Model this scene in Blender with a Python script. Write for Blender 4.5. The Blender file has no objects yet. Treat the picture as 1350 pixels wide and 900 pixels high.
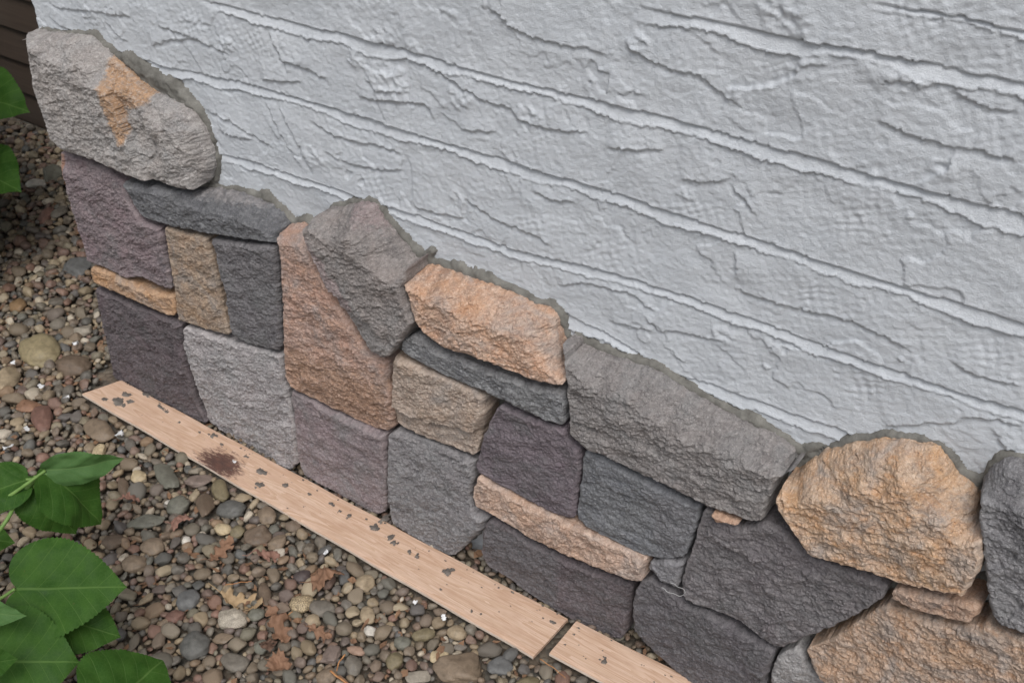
import bpy, bmesh, math, random
import numpy as np
from mathutils import Vector, Matrix
from mathutils.geometry import delaunay_2d_cdt

scene = bpy.context.scene
col = scene.collection
rnd = random.Random(7)
rng = np.random.default_rng(11)

# ------------------------------------------------------------------ camera
cam_data = bpy.data.cameras.new('camera')
cam_data.sensor_width = 36.0
cam_data.lens = 36.0 * 1450.0 / 1350.0
cam_data.clip_start = 0.02
cam_data.clip_end = 400.0
cam_data.dof.use_dof = True
cam_data.dof.focus_distance = 1.35
cam_data.dof.aperture_fstop = 14.0
cam = bpy.data.objects.new('camera', cam_data)
cam.location = (0.0, -1.047, 1.37)
cam.rotation_euler = (math.radians(90 - 35.9), 0.0, math.radians(34.8))
col.objects.link(cam)
scene.camera = cam

# ------------------------------------------------------------------ overcast daylight
SUN_EL, SUN_AZ = 58.0, 38.0        # elevation, and azimuth off the wall's normal (towards +X when positive)
world = bpy.data.worlds.new('World')
scene.world = world
world.use_nodes = True
wn = world.node_tree.nodes
wl = world.node_tree.links
wn.clear()
w_out = wn.new('ShaderNodeOutputWorld')
w_bg = wn.new('ShaderNodeBackground')
w_bg.inputs['Strength'].default_value = 0.125
w_hsv = wn.new('ShaderNodeHueSaturation')
w_hsv.inputs['Saturation'].default_value = 0.30     # cloud cover: nearly white sky
w_sky = wn.new('ShaderNodeTexSky')
w_sky.sky_type = 'NISHITA'
w_sky.sun_disc = False
w_sky.sun_elevation = math.radians(SUN_EL)
w_sky.sun_rotation = math.radians(180.0 - SUN_AZ)
w_sky.air_density = 1.0
w_sky.dust_density = 3.0
wl.new(w_sky.outputs[0], w_hsv.inputs['Color'])
wl.new(w_hsv.outputs[0], w_bg.inputs['Color'])
wl.new(w_bg.outputs[0], w_out.inputs['Surface'])

sun_data = bpy.data.lights.new('sun', 'SUN')
sun_data.energy = 1.5
sun_data.angle = math.radians(28)
sun_data.color = (1.0, 0.98, 0.955)
sun = bpy.data.objects.new('sun', sun_data)
el, az = math.radians(SUN_EL), math.radians(SUN_AZ)
to_sun = Vector((math.sin(az) * math.cos(el), -math.cos(az) * math.cos(el), math.sin(el)))
sun.rotation_euler = to_sun.to_track_quat('Z', 'Y').to_euler()
sun.location = (0, -3, 5)
col.objects.link(sun)

scene.view_settings.view_transform = 'Standard'
scene.view_settings.look = 'None'
scene.view_settings.gamma = 1.0
scene.view_settings.use_curve_mapping = False
scene.view_settings.exposure = 0.25

# ------------------------------------------------------------------ shapes traced from image pixels and unprojected through the camera, millimetres
STONE_DATA = [('light grey',58,[(-1686,706,42),(-1707,702,24),(-1677,704,12),(-1592,719,12),(-1550,726,12),(-1534,713,12),(-1503,700,12),(-1454,678,12),(-1413,662,12),(-1352,658,12),(-1323,648,12),(-1305,622,12),(-1297,584,12),(-1298,564,12),(-1314,534,18),(-1322,529,49),(-1363,523,49),(-1421,516,40),(-1431,516,56),(-1488,515,56),(-1566,519,56),(-1641,512,56),(-1676,524,56),(-1676,546,56),(-1680,587,56),(-1686,613,56),(-1675,670,56),(-1669,704,56)],[('c',[(-1510,731),(-1416,515)],-0.1),('s',[(-1432,505),(-1479,647),(-1486,746)],16),('c',[(-1305,542),(-1253,609)],0.35)],[([(-1510,729),(-1490,728),(-1471,709),(-1439,693),(-1408,678),(-1409,652),(-1440,635),(-1465,630),(-1458,599),(-1461,571),(-1476,569),(-1490,598),(-1499,629),(-1503,664),(-1506,692)],'r')]),('purple',50,[(-1678,495,41),(-1660,495,35),(-1613,496,34),(-1564,495,32),(-1518,484,34),(-1513,468,37),(-1495,443,42),(-1475,423,42),(-1429,424,42),(-1427,406,42),(-1429,378,42),(-1427,345,43),(-1428,299,48),(-1475,295,48),(-1513,297,48),(-1559,275,48),(-1606,277,48),(-1673,273,48),(-1671,297,48),(-1678,371,48),(-1677,454,48)],[('c',[(-1652,463),(-1489,442)],-0.3),('c',[(-1426,410),(-1430,300)],-0.15)],[([(-1683,493),(-1667,494),(-1678,359),(-1688,356)],'h')]),('slab',52,[(-1504,490,42),(-1465,496,40),(-1405,503,41),(-1358,510,32),(-1309,521,12),(-1260,531,12),(-1220,533,12),(-1188,532,12),(-1163,525,12),(-1144,509,16),(-1151,487,24),(-1139,495,50),(-1214,477,50),(-1293,460,50),(-1377,444,50),(-1462,434,50),(-1481,454,50),(-1493,480,50)],[('c',[(-1108,547),(-1451,490)],0.5)],[([(-1345,521),(-1108,556),(-1108,547),(-1189,529),(-1341,509)],'s')]),('tan',48,[(-1416,433,45),(-1378,433,40),(-1311,445,40),(-1306,408,40),(-1303,360,40),(-1303,298,40),(-1295,253,45),(-1341,244,46),(-1423,233,46),(-1432,251,46),(-1423,308,46),(-1420,372,46)],[],[]),('dgrey',50,[(-1300,446,43),(-1225,463,42),(-1145,486,42),(-1147,447,42),(-1153,377,43),(-1164,274,46),(-1237,259,48),(-1285,257,48),(-1288,288,48),(-1283,352,48),(-1290,380,48),(-1290,433,48)],[],[]),('oslab',56,[(-1661,268,50),(-1621,272,46),(-1563,271,46),(-1521,272,46),(-1465,278,46),(-1427,287,46),(-1429,244,52),(-1453,239,54),(-1509,237,54),(-1565,235,54),(-1624,233,54),(-1662,232,54)],[],[]),('dpurple',50,[(-1674,213,46),(-1631,210,42),(-1543,214,42),(-1449,229,42),(-1427,219,42),(-1438,166,42),(-1435,96,42),(-1430,32,42),(-1411,-5,46),(-1455,-9,48),(-1557,-11,48),(-1649,-14,48),(-1689,-12,48),(-1681,63,48),(-1677,144,48)],[],[]),('lgrey',52,[(-1420,223,47),(-1373,231,43),(-1288,241,43),(-1230,254,43),(-1169,265,43),(-1169,216,44),(-1166,173,43),(-1163,106,44),(-1165,25,45),(-1193,-11,46),(-1240,-35,42),(-1301,-30,39),(-1346,-15,38),(-1418,-12,35),(-1421,47,40),(-1428,114,45),(-1430,169,49)],[('c',[(-1433,182),(-1183,30)],0.12)],[]),('pink',52,[(-1161,495,16),(-1141,509,12),(-1114,522,12),(-1080,514,43),(-1060,472,43),(-1023,427,42),(-1005,410,41),(-989,382,41),(-966,353,40),(-935,350,37),(-931,335,38),(-934,312,39),(-927,279,39),(-935,213,32),(-948,196,35),(-975,188,35),(-1017,191,38),(-1075,195,42),(-1149,201,48),(-1163,217,50),(-1155,296,50),(-1142,381,50),(-1135,455,50),(-1132,498,50)],[('c',[(-1164,205),(-953,276)],0.25),('c',[(-1086,537),(-993,349)],-0.15)],[([(-1156,298),(-922,318),(-930,200),(-1021,174),(-1175,184)],'w'),([(-1114,529),(-1068,556),(-1082,516)],'s')]),('gpink',66,[(-1063,548,63),(-1052,568,40),(-1027,576,12),(-976,602,12),(-960,601,12),(-943,580,12),(-913,556,12),(-885,535,12),(-866,552,57),(-876,513,56),(-869,479,55),(-860,457,58),(-888,413,61),(-914,376,63),(-948,372,59),(-977,394,52),(-994,421,53),(-1013,436,52),(-1038,487,63),(-1057,523,63)],[('c',[(-964,617),(-866,538)],-0.4),('c',[(-1080,526),(-985,425)],0.25),('s',[(-1064,478),(-968,438)],9)],[([(-1009,593),(-931,630),(-852,561),(-868,545),(-912,566),(-982,580)],'s'),([(-1061,547),(-1028,506),(-968,441),(-1003,414),(-1053,457),(-1066,513)],'t')]),('lpurple',48,[(-1158,190,46),(-1141,191,40),(-1083,187,40),(-1020,189,40),(-970,192,40),(-949,191,40),(-954,110,41),(-963,12,42),(-984,-6,46),(-1044,-6,46),(-1098,-4,46),(-1154,-4,46),(-1166,16,46),(-1163,95,46)],[],[]),('grey12',52,[(-946,194,40),(-927,208,33),(-871,215,32),(-819,221,32),(-773,224,32),(-771,192,37),(-779,148,40),(-769,129,41),(-742,120,38),(-753,90,42),(-788,35,47),(-805,7,49),(-825,-8,50),(-863,-9,50),(-912,-7,50),(-946,-3,50),(-950,49,50),(-948,118,47)],[('c',[(-748,107),(-937,88)],0.12),('c',[(-740,142),(-813,-11)],-0.6)],[]),('orange13',60,[(-898,521,33),(-897,518,12),(-862,534,12),(-840,537,12),(-795,537,12),(-751,539,12),(-704,538,12),(-684,534,12),(-660,539,12),(-647,530,14),(-633,501,24),(-619,474,34),(-606,464,49),(-608,458,57),(-643,449,58),(-677,447,58),(-720,446,58),(-763,443,58),(-809,438,58),(-837,446,58),(-854,460,58),(-864,483,58),(-870,516,58)],[('c',[(-624,547),(-867,520)],0.35),('c',[(-636,572),(-613,458)],-0.3)],[]),('thin14',50,[(-898,404,47),(-876,427,39),(-858,425,37),(-814,417,40),(-759,419,41),(-706,423,41),(-663,426,41),(-615,437,39),(-606,420,42),(-606,385,43),(-611,381,48),(-636,376,48),(-684,378,48),(-737,380,48),(-792,378,48),(-848,380,48),(-886,385,48),(-897,392,48)],[('c',[(-604,425),(-897,404)],0.35)],[([(-876,426),(-608,441),(-605,430),(-742,415),(-876,412)],'s')]),('tan15',50,[(-916,359,48),(-911,372,42),(-873,370,42),(-825,372,42),(-783,371,42),(-746,369,42),(-743,337,42),(-759,282,30),(-767,239,40),(-814,231,38),(-866,224,38),(-926,224,37),(-934,252,35),(-920,323,48)],[('s',[(-924,268),(-853,268),(-750,297)],13)],[]),('purple16',46,[(-719,364,41),(-695,362,38),(-655,362,38),(-608,370,38),(-601,351,38),(-581,344,38),(-580,305,39),(-583,263,39),(-583,209,42),(-617,202,44),(-662,202,44),(-708,206,44),(-761,209,44),(-764,223,44),(-750,286,44),(-735,328,44)],[],[]),('blue17',46,[(-576,349,42),(-542,350,38),(-502,345,38),(-462,346,38),(-423,341,38),(-395,338,38),(-394,316,39),(-398,291,40),(-405,239,42),(-435,218,44),(-471,204,44),(-521,205,44),(-565,206,44),(-581,215,44),(-579,270,44),(-576,311,44)],[],[([(-478,333),(-388,341),(-405,236),(-444,212)],'s')]),('strip18',56,[(-755,213,52),(-731,204,46),(-685,201,46),(-638,200,46),(-593,202,46),(-550,204,46),(-507,204,46),(-462,206,46),(-460,188,47),(-463,160,51),(-479,154,54),(-520,147,54),(-563,142,54),(-617,137,54),(-659,137,54),(-697,144,54),(-731,146,54),(-760,146,54),(-765,166,54)],[],[]),('d19',48,[(-747,109,46),(-736,124,41),(-697,121,40),(-650,115,40),(-595,118,39),(-547,118,34),(-494,119,29),(-486,110,29),(-487,67,29),(-487,21,30),(-495,-7,35),(-520,-14,38),(-556,-15,41),(-600,-7,46),(-644,-3,46),(-708,10,46),(-749,15,46),(-756,39,46),(-752,83,46)],[('c',[(-605,117),(-604,-10)],-0.12)],[([(-748,123),(-605,119),(-608,-21),(-757,5)],'s')]),('grey20',56,[(-622,509,34),(-617,500,12),(-581,498,12),(-535,501,12),(-494,504,12),(-453,494,12),(-416,486,12),(-380,482,12),(-348,479,12),(-314,475,12),(-295,467,12),(-291,458,12),(-282,467,47),(-299,445,50),(-303,415,47),(-306,373,48),(-313,368,54),(-344,363,54),(-380,358,54),(-417,360,54),(-455,363,54),(-494,363,54),(-533,365,54),(-569,364,54),(-592,376,54),(-596,415,54),(-601,460,54),(-607,504,54)],[('c',[(-294,502),(-313,358)],-0.25),('c',[(-283,490),(-605,510)],0.2)],[]),('orange21',66,[(-292,424,63),(-292,439,44),(-287,441,16),(-271,467,12),(-257,485,12),(-233,508,12),(-201,532,12),(-168,546,12),(-139,550,12),(-125,542,12),(-111,526,12),(-88,515,13),(-79,507,23),(-73,491,34),(-60,488,54),(-52,449,55),(-56,424,57),(-59,404,61),(-76,398,63),(-103,389,63),(-131,380,62),(-155,379,63),(-191,372,62),(-238,360,62),(-250,374,63),(-270,394,63),(-281,404,63)],[('c',[(-81,538),(-285,445)],0.4),('c',[(-142,573),(-67,488)],-0.4),('c',[(-59,395),(-273,368)],-0.12)],[]),('grey22',58,[(-83,532,13),(-81,548,12),(-74,564,12),(-62,572,12),(-43,575,12),(-12,574,12),(20,567,12),(40,553,48),(64,465,48),(73,384,50),(43,384,56),(11,382,56),(-16,379,56),(-27,391,56),(-35,407,56),(-46,438,55),(-56,471,55),(-71,514,55),(-76,537,55)],[('c',[(-76,552),(-22,367)],0.3)],[([(-69,563),(-48,574),(10,472),(-35,492)],'s')]),('d23',48,[(-388,345,46),(-372,341,40),(-339,340,40),(-317,354,43),(-304,367,40),(-275,363,40),(-257,349,40),(-243,337,40),(-197,346,40),(-160,354,40),(-142,346,40),(-142,331,42),(-154,306,44),(-184,255,44),(-208,220,44),(-225,196,44),(-251,158,45),(-261,155,46),(-291,165,46),(-320,172,46),(-348,168,46),(-377,162,46),(-395,164,46),(-404,182,46),(-405,210,46),(-396,268,46)],[],[]),('s24',60,[(-372,351,58),(-371,355,53),(-358,354,50),(-337,354,50),(-335,353,57),(-351,346,58),(-366,341,58)],[],[]),('s25',46,[(-458,198,43),(-434,219,40),(-408,226,38),(-408,198,39),(-410,174,42),(-424,172,44),(-444,176,44),(-458,185,44)],[],[]),('d26',50,[(-477,121,48),(-467,154,44),(-459,161,37),(-433,160,37),(-408,156,38),(-395,149,40),(-364,154,39),(-324,152,40),(-295,153,40),(-259,146,41),(-260,110,42),(-263,61,42),(-265,17,44),(-284,-7,48),(-332,-13,48),(-383,0,48),(-427,18,48),(-455,33,48),(-469,46,48),(-475,81,48)],[('c',[(-282,141),(-461,133)],0.25)],[]),('l27',46,[(-252,144,44),(-234,165,36),(-221,163,33),(-210,142,38),(-185,132,38),(-165,107,38),(-176,62,43),(-217,42,44),(-255,46,44),(-255,86,44),(-258,120,44)],[('c',[(-171,134),(-250,148)],0.5)],[]),('orange28',58,[(-218,182,46),(-188,225,44),(-161,278,43),(-141,316,39),(-121,317,36),(-96,323,39),(-67,332,42),(-41,351,47),(-28,365,44),(-9,362,46),(12,369,47),(53,368,48),(88,356,48),(124,260,48),(104,190,54),(30,135,56),(-58,99,56),(-129,98,56),(-172,142,56),(-197,151,52),(-210,165,49)],[('c',[(-164,148),(0,349)],-0.2)],[]),('strip29',56,[(-132,343,54),(-134,358,54),(-126,365,49),(-103,369,47),(-75,376,48),(-50,390,47),(-39,386,46),(-37,373,48),(-46,358,54),(-74,350,54),(-101,342,54),(-119,341,54)],[],[]),('far grey',54,[(46,560,52),(38,619,52),(70,631,45),(109,632,45),(148,614,45),(178,526,45),(148,454,51),(88,437,52)],[],[]),('far purple',50,[(158,622,48),(176,638,42),(235,624,42),(279,601,42),(306,502,42),(272,447,48),(205,479,48)],[],[]),('far dark',50,[(98,390,48),(101,414,45),(155,431,45),(194,489,42),(219,436,42),(250,318,42),(202,240,48),(139,243,48)],[],[]),('far tan',50,[(217,453,48),(278,428,43),(311,489,42),(356,424,42),(361,314,45),(294,296,48),(257,325,48)],[],[]),('far light',48,[(-148,61,45),(-56,64,40),(34,100,40),(72,-9,42),(-23,-79,46),(-128,-46,46)],[],[]),('far blue',48,[(51,116,46),(112,170,45),(137,227,42),(208,217,40),(262,98,41),(193,-5,46),(94,-17,46)],[],[]),('far orange',50,[(221,228,48),(262,304,44),(301,273,42),(368,295,42),(424,150,43),(342,96,48),(273,104,48)],[],[])]  # outline points shifted along camera rays to match their crease depths
MORTAR_PATCHES = [[(-1516,716),(-1479,723),(-1435,717),(-1384,703),(-1346,684),(-1311,663),(-1295,636),(-1289,605),(-1304,568),(-1320,583),(-1323,628),(-1358,641),(-1427,654),(-1509,686)],[(-1330,526),(-1279,533),(-1225,542),(-1195,561),(-1174,549),(-1152,526),(-1165,509),(-1225,517),(-1321,504)],[(-974,605),(-958,608),(-936,597),(-907,573),(-878,554),(-872,533),(-889,515),(-916,539),(-957,563),(-977,582)],[(-895,524),(-859,542),(-814,554),(-789,557),(-759,555),(-740,546),(-697,550),(-667,545),(-646,532),(-652,516),(-689,520),(-753,521),(-806,527),(-874,521)],[(-633,497),(-603,509),(-565,509),(-511,511),(-470,513),(-436,504),(-399,502),(-346,490),(-307,484),(-288,477),(-293,459),(-347,463),(-415,468),(-494,488),(-567,488),(-626,485)],[(-300,473),(-265,499),(-236,520),(-202,536),(-178,544),(-199,519),(-248,482),(-277,452),(-297,425)],[(-148,550),(-133,552),(-120,547),(-101,534),(-81,531),(-78,512),(-101,511),(-131,530)],[(-326,336),(-310,372),(-285,345),(-304,334)],[(-769,334),(-748,332),(-771,254),(-782,272)],[(-62,386),(-44,384),(-34,351),(-50,354)],[(-1678,707),(-1594,720),(-1518,716),(-1581,702)]]
GROOVES = [([(-561,965),(-381,967),(-286,971),(-159,972)],0.013),([(-1272,834),(-1148,835),(-1006,840),(-885,842),(-761,839),(-700,841),(-593,844),(-543,846),(-398,846),(-244,845),(-126,846)],0.0135),([(-1692,708),(-1553,708),(-1406,705),(-1221,720),(-1169,722),(-1092,726),(-1006,727),(-874,726),(-740,730),(-587,732),(-534,732),(-447,729),(-359,730),(-220,728),(-95,731)],0.0125),([(-1305,581),(-1221,590),(-1113,592),(-975,597),(-907,599),(-718,602),(-580,620),(-427,623),(-314,622),(-251,622),(-179,622),(-69,629)],0.011),([(-696,535),(-575,523),(-479,499),(-421,507),(-333,510),(-238,514),(-166,516)],0.014),([(-310,1018),(-239,1020),(-171,1018)],0.006)]
RIDGES = [[(-767,925),(-743,919),(-734,908),(-707,902),(-663,901),(-625,904),(-595,901)],[(-1146,815),(-1125,783),(-1113,756)],[(-1126,776),(-1076,775),(-1036,767)],[(-845,826),(-805,813),(-774,804),(-731,803),(-714,791),(-677,791),(-616,802)],[(-1084,695),(-1035,685),(-993,686),(-956,691),(-911,691)],[(-1061,652),(-1013,647),(-960,654),(-917,664),(-910,686)],[(-1172,703),(-1146,655),(-1113,609)],[(-1144,705),(-1117,654),(-1090,606)],[(-986,755),(-935,764),(-866,775),(-853,755)],[(-812,756),(-789,758),(-749,766)],[(-900,614),(-861,615),(-811,622),(-807,653)],[(-810,655),(-764,640),(-718,637),(-682,637),(-660,627)],[(-578,920),(-542,909),(-517,903),(-480,905),(-459,893),(-424,880)],[(-373,954),(-375,930),(-394,914),(-424,903),(-449,897)],[(-377,940),(-345,947),(-336,952)],[(-288,933),(-281,947),(-264,951),(-251,948),(-226,957)],[(-288,903),(-272,904),(-252,897),(-209,897),(-180,900),(-140,898)],[(-200,897),(-204,877),(-216,860),(-235,849)],[(-494,776),(-466,780),(-436,791),(-426,801)],[(-432,788),(-410,775),(-390,759)],[(-590,790),(-548,798),(-512,809)],[(-414,708),(-407,686),(-412,666)],[(-407,656),(-371,657),(-332,658),(-285,666),(-252,665),(-223,661),(-193,654)],[(-154,659),(-133,655),(-106,654),(-77,659)],[(-522,575),(-502,559),(-463,570),(-409,580)],[(-576,544),(-538,550),(-502,555)],[(-205,541),(-167,564),(-130,586),(-119,597),(-91,608),(-63,608)],[(-482,533),(-454,524)],[(-1662,757),(-1640,752),(-1600,755),(-1558,763),(-1514,767),(-1452,774)],[(-1677,731),(-1646,720),(-1615,714)],[(-1525,752),(-1488,732),(-1472,727)],[(-1415,735),(-1362,756),(-1304,768),(-1251,763),(-1235,760)],[(-1392,773),(-1314,772),(-1276,768)],[(-1177,737),(-1139,742),(-1088,753)],[(-1148,812),(-1129,778),(-1085,777)],[(-1314,655),(-1252,649),(-1206,637),(-1170,630)],[(-1287,624),(-1241,625),(-1213,632)],[(-654,571),(-613,590),(-545,600),(-506,586)],[(-99,595),(-71,576),(-54,574)],[(-971,789),(-945,776),(-892,785)],[(-223,950),(-186,943),(-152,945)],[(-698,700),(-663,697),(-629,704)]]
ROUGH = [((-925,787),29),((-982,810),16),((-807,795),19),((-699,802),22),((-813,651),16),((-394,987),29),((-935,848),26),((-882,849),12),((-212,871),14),((-1083,639),19),((-559,928),16),((-263,949),17),((-827,902),9),((-373,933),9),((-481,761),12),((-416,587),14),((-1556,755),26),((-1237,774),14)]
LATH = [((-271,819),103),((-403,906),69),((-306,685),52),((-973,628),60),((-992,717),52),((-1186,796),60),((-244,593),60),((-249,1003),103),((-697,655),43),((-197,933),60),((-1314,792),52),((-560,657),69),((-483,735),52)]
BOARDS = {'a': [(-1681,-130,0),(-587,-146,0),(-583,-54,0),(-1652,-56,0)],'b': [(-570,-128,0),(-478,-125,0),(-569,-51,0)]}
SPOTS_A = [(-1605,-103,23.9,17.6),(-1607,-79,17.6,8.2),(-1573,-58,14.3,9.4),(-1519,-67,18.8,4.6),(-1454,-78,6.1,5.6),(-1372,-67,9,6.6),(-1340,-76,6.7,4.4),(-1227,-87,11.4,9.5),(-1200,-114,9.9,8.3),(-1163,-87,7,6.2),(-1112,-80,5.6,4.1),(-1063,-76,6.2,5),(-1038,-81,5.4,4),(-1017,-80,6.1,6),(-961,-77,8,8.8),(-962,-51,7.4,12.8),(-924,-80,5.9,9.7),(-913,-85,5.3,7.7),(-878,-86,5.2,5.8),(-862,-85,4.5,5.7),(-798,-85,9.6,10.3),(-784,-121,3.8,2.8),(-716,-129,3.1,4.6),(-701,-125,3.1,3.6),(-599,-74,7.4,3.6),(-1499,-70,7.8,4.6),(-1400,-76,5.3,3.3),(-1278,-74,5.8,4.3)]
SPOTS_B = [(-559,-61,6.1,4.5),(-558,-75,3.7,3.6),(-494,-93,7.2,6.2),(-519,-104,3,2.7),(-444,-65,2.4,2.7),(-559,-100,3.6,2.7)]
STAIN = [(-1303,-115,53.8,36.3)]
PEBBLES = [(-1107,-367,19.5,22.2,35,'bluegrey','round dark blue grey pebble below the curled dead leaves'),(-1029,-425,24.7,26.3,55,'slate','large dark slate pebble near the bottom leaf of the plant'),(-1023,-354,26.8,20.4,29,'pale','pale grey pebble with wavy streaks under an oak leaf'),(-998,-324,14,15.4,35,'dgreen','dark green grey pebble right of the streaked pale pebble'),(-1017,-287,26.4,10.2,-38,'brown','upright brown grey pebble standing between dead leaves'),(-954,-267,20.9,17.9,87,'speck','knobbly tan pebble with pale worm-like speckles'),(-993,-225,16.8,15.8,69,'purple','dark purple pebble beside the brown maple leaf'),(-851,-225,21,12.3,-34,'tan','pear shaped tan pebble below the long board'),(-958,-408,23.5,17.1,13,'grey','flat grey slab pebble under the dark slate one'),(-1118,-201,25.3,25.7,22,'brown','blocky brown stone beside the board edge'),(-1181,-223,15.5,13.9,22,'cream','bright cream pebble above the dead leaves'),(-1155,-214,12.7,14.2,35,'olive','small olive pebble touching the cream pebble'),(-1203,-183,26.4,20.1,46,'slate','dark slate pebble lying just below the board'),(-1286,-229,22.4,22.3,50,'dgreen','smooth grey green pebble with darker side near board'),(-1140,-157,23.6,17.4,-25,'tanb','tan grey pebble pushed against the board edge'),(-1080,-194,19.8,14.9,87,'tanb','slanted tan brown pebble close to the board'),(-918,-256,22.5,16.8,17,'grey','smooth grey pebble touching the speckled knobbly one'),(-821,-286,16.4,9.4,12,'pink','pinkish tan pebble shaped like a bean'),(-845,-316,19.8,18.8,60,'mauve','flat angular mauve grey stone near the twig'),(-898,-177,16.8,16.9,62,'tan','angular tan pebble near the board with a light face'),(-945,-365,12.5,13.3,35,'dgreen','pale green grey round pebble beside torn brown leaf'),(-1007,-387,16.9,11.2,23,'tanb','brown tan wedge pebble above the flat grey slab'),(-1100,-402,15.6,13.2,48,'red','reddish brown pebble left of the pale streaked pebble'),(-667,-222,43.2,29.9,42,'tanb','largest flat tan grey stone near the bottom edge'),(-713,-270,20.9,11.9,41,'pale','long pale grey pebble left of the largest flat stone'),(-620,-185,21,19.5,17,'bluegrey','blue grey pebble right of the largest flat stone'),(-710,-222,15.9,14.8,11,'cream','cream pebble touching the largest flat stone'),(-713,-171,16.1,15.3,47,'tan',"rounded tan pebble below the board's front edge"),(-755,-204,19.4,11.5,45,'olive','long olive tan pebble above the grey green one'),(-771,-235,14.6,13,23,'dgreen','grey green pebble under the long olive pebble'),(-758,-269,15.2,14.2,-42,'olive','olive yellow pebble leaning beside small brown ones'),(-568,-186,19.8,13.9,41,'olive','olive grey pebble at the bottom edge by the dark board end'),(-824,-349,17.1,16,35,'tanb','grey brown pebble beside the twig at the bottom'),(-805,-311,18.6,14.1,-33,'grey','rough grey pebble right of the twig'),(-914,-283,13.9,13.2,74,'tan','tan pebble below the speckled knobbly one'),(-1361,-190,50.8,18.7,-23,'dgreen','grey green slate slab leaning below the board'),(-1304,-287,35.1,16,53,'dgreen','long flat grey green slab left of the smooth pebble'),(-1246,-323,22.5,19,28,'tanb','squarish brown pebble right of the big green leaf'),(-1240,-364,22.6,19.1,42,'tanb','tan brown pebble above the tip of the big leaf'),(-1312,-352,19.5,16.2,49,'brown','dark brown pebble just right of the hanging leaf'),(-1406,-219,15.2,19,83,'cream','pale tan pebble left of the leaning slate slab'),(-1406,-253,28.6,10,-33,'brown',"brown grey pebble beside the plant's topmost leaf"),(-1248,-202,36.5,16.6,-36,'brown','brown upright stone left of the slate pebble'),(-1255,-160,29.6,14.7,-30,'olive','olive brown pebble under the stained part of the board'),(-1308,-165,26.9,16.2,50,'mauve','flat mauve stone below the stain on the board'),(-1877,-86,41.7,57.5,69,'yellow','large yellowish cobble with rough lichen patches'),(-1692,-215,48.4,21.3,-31,'red','reddish stone below the yellowish cobble'),(-1743,-208,29.1,18.6,21,'orange','flat orange stone tucked behind the reddish one'),(-1780,-77,38.9,30.7,23,'brown','brown grey pebble right of the yellowish cobble'),(-1565,-177,41.4,27,-4,'tanb',"grey brown stone beside the board's far end"),(-1856,-182,26.9,41.6,35,'tan','tan stone at the left edge below the cobble'),(-1519,-217,23.4,13.3,128,'cream','cream pebble between board and plant'),(-2068,-4,21.3,28.3,54,'ochre','ochre brown pebble at the left edge above the cobble'),(-1867,18,23.5,20.1,27,'pale','pale pinkish chip lying on dark slate'),(-2531,378,27.8,27.7,46,'white','whitish flat stone in the shade beside the wall corner'),(-2091,174,35.4,40.8,18,'bluegrey',"grey stone beside the stacked wall's orange slab"),(-2351,317,19.6,33.9,35,'grey','round grey pebble in shade near purple stone'),(-2363,285,19.5,37.2,35,'red','round red brown pebble in the shade'),(-2542,433,30.2,44.6,46,'dgreen','dark grey green stone in shade near the wall corner'),(-1310,-234,6.5,7.6,35,'white','tiny white pebble near the smooth grey green pebble'),(-1213,-278,8.2,9.4,35,'white','small pale blue white pebble among brown ones'),(-827,-247,12.3,9.8,11,'white','broken whitish chip below the board,beside the pear shaped pebble')]
DEAD_LEAVES = [(-946,-212,55.2,'maple','broad brown maple leaf lying below the board',10),(-944,-329,64.5,'oak','long brown oak leaf curling over the pebbles',-50),(-1065,-230,48.4,'oak','pinkish brown dead leaf beside the blocky brown stone',30),(-1030,-322,69,'oak','pale tan lobed oak leaf on the streaked pebble',-10),(-1134,-267,51.8,'oak','brown dead leaf with a forked stalk above the pale oak leaf',60),(-929,-365,45.1,'oak','torn dark brown leaf below the long oak leaf',-70),(-1238,-260,41.7,'maple','small red brown leaf near the cream pebble',0),(-1358,-275,33.9,'oak','orange brown leaf scrap near the hanging green leaf',15),(-882,-301,39.8,'oak','brown leaf fragment left of the pear shaped pebble',-30),(-890,-376,39.3,'maple','faded brown leaf near the bottom edge',-20)]
TWIGS = [([(-815,-348,13),(-792,-350,13),(-762,-350,13)],3.2,'orange brown twig at the bottom edge among pebbles'),([(-817,-313,13),(-815,-329,13),(-807,-343,13)],2.6,'curved brown twig above the orange one'),([(-950,-331,13),(-944,-314,13),(-940,-298,13)],2,'thin tan twig beside the long oak leaf'),([(-1068,-321,13),(-1051,-302,13),(-1038,-291,13)],1.6,'thin pale stalk beside the upright pebble'),([(-571,-152,13),(-545,-154,13),(-521,-159,13)],1.6,'dark splinter lying by the gap between the boards')]
FLAKES = [(-1511,-173,8.5,'brightest white flake near the far end of the board'),(-1652,-315,10.2,'white flake at the left edge above the plant'),(-1756,-165,7.5,'small white flake below the yellowish cobble'),(-1686,-160,6.5,'small white flake between red stone and board'),(-1668,-263,6.4,'white flake left of the reddish stone'),(-1871,-150,6.9,'white flake left of the yellowish cobble'),(-1820,-34,7.8,'shiny white flake right of the yellowish cobble'),(-985,-174,5.3,'shiny white flake under the board edge'),(-1283,-97,3.6,'tiny white flake on the board beside the stain'),(-795,-171,5,'pale flake below the middle of the board'),(-740,-170,4.9,'pale flake beside the rounded tan pebble')]
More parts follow.
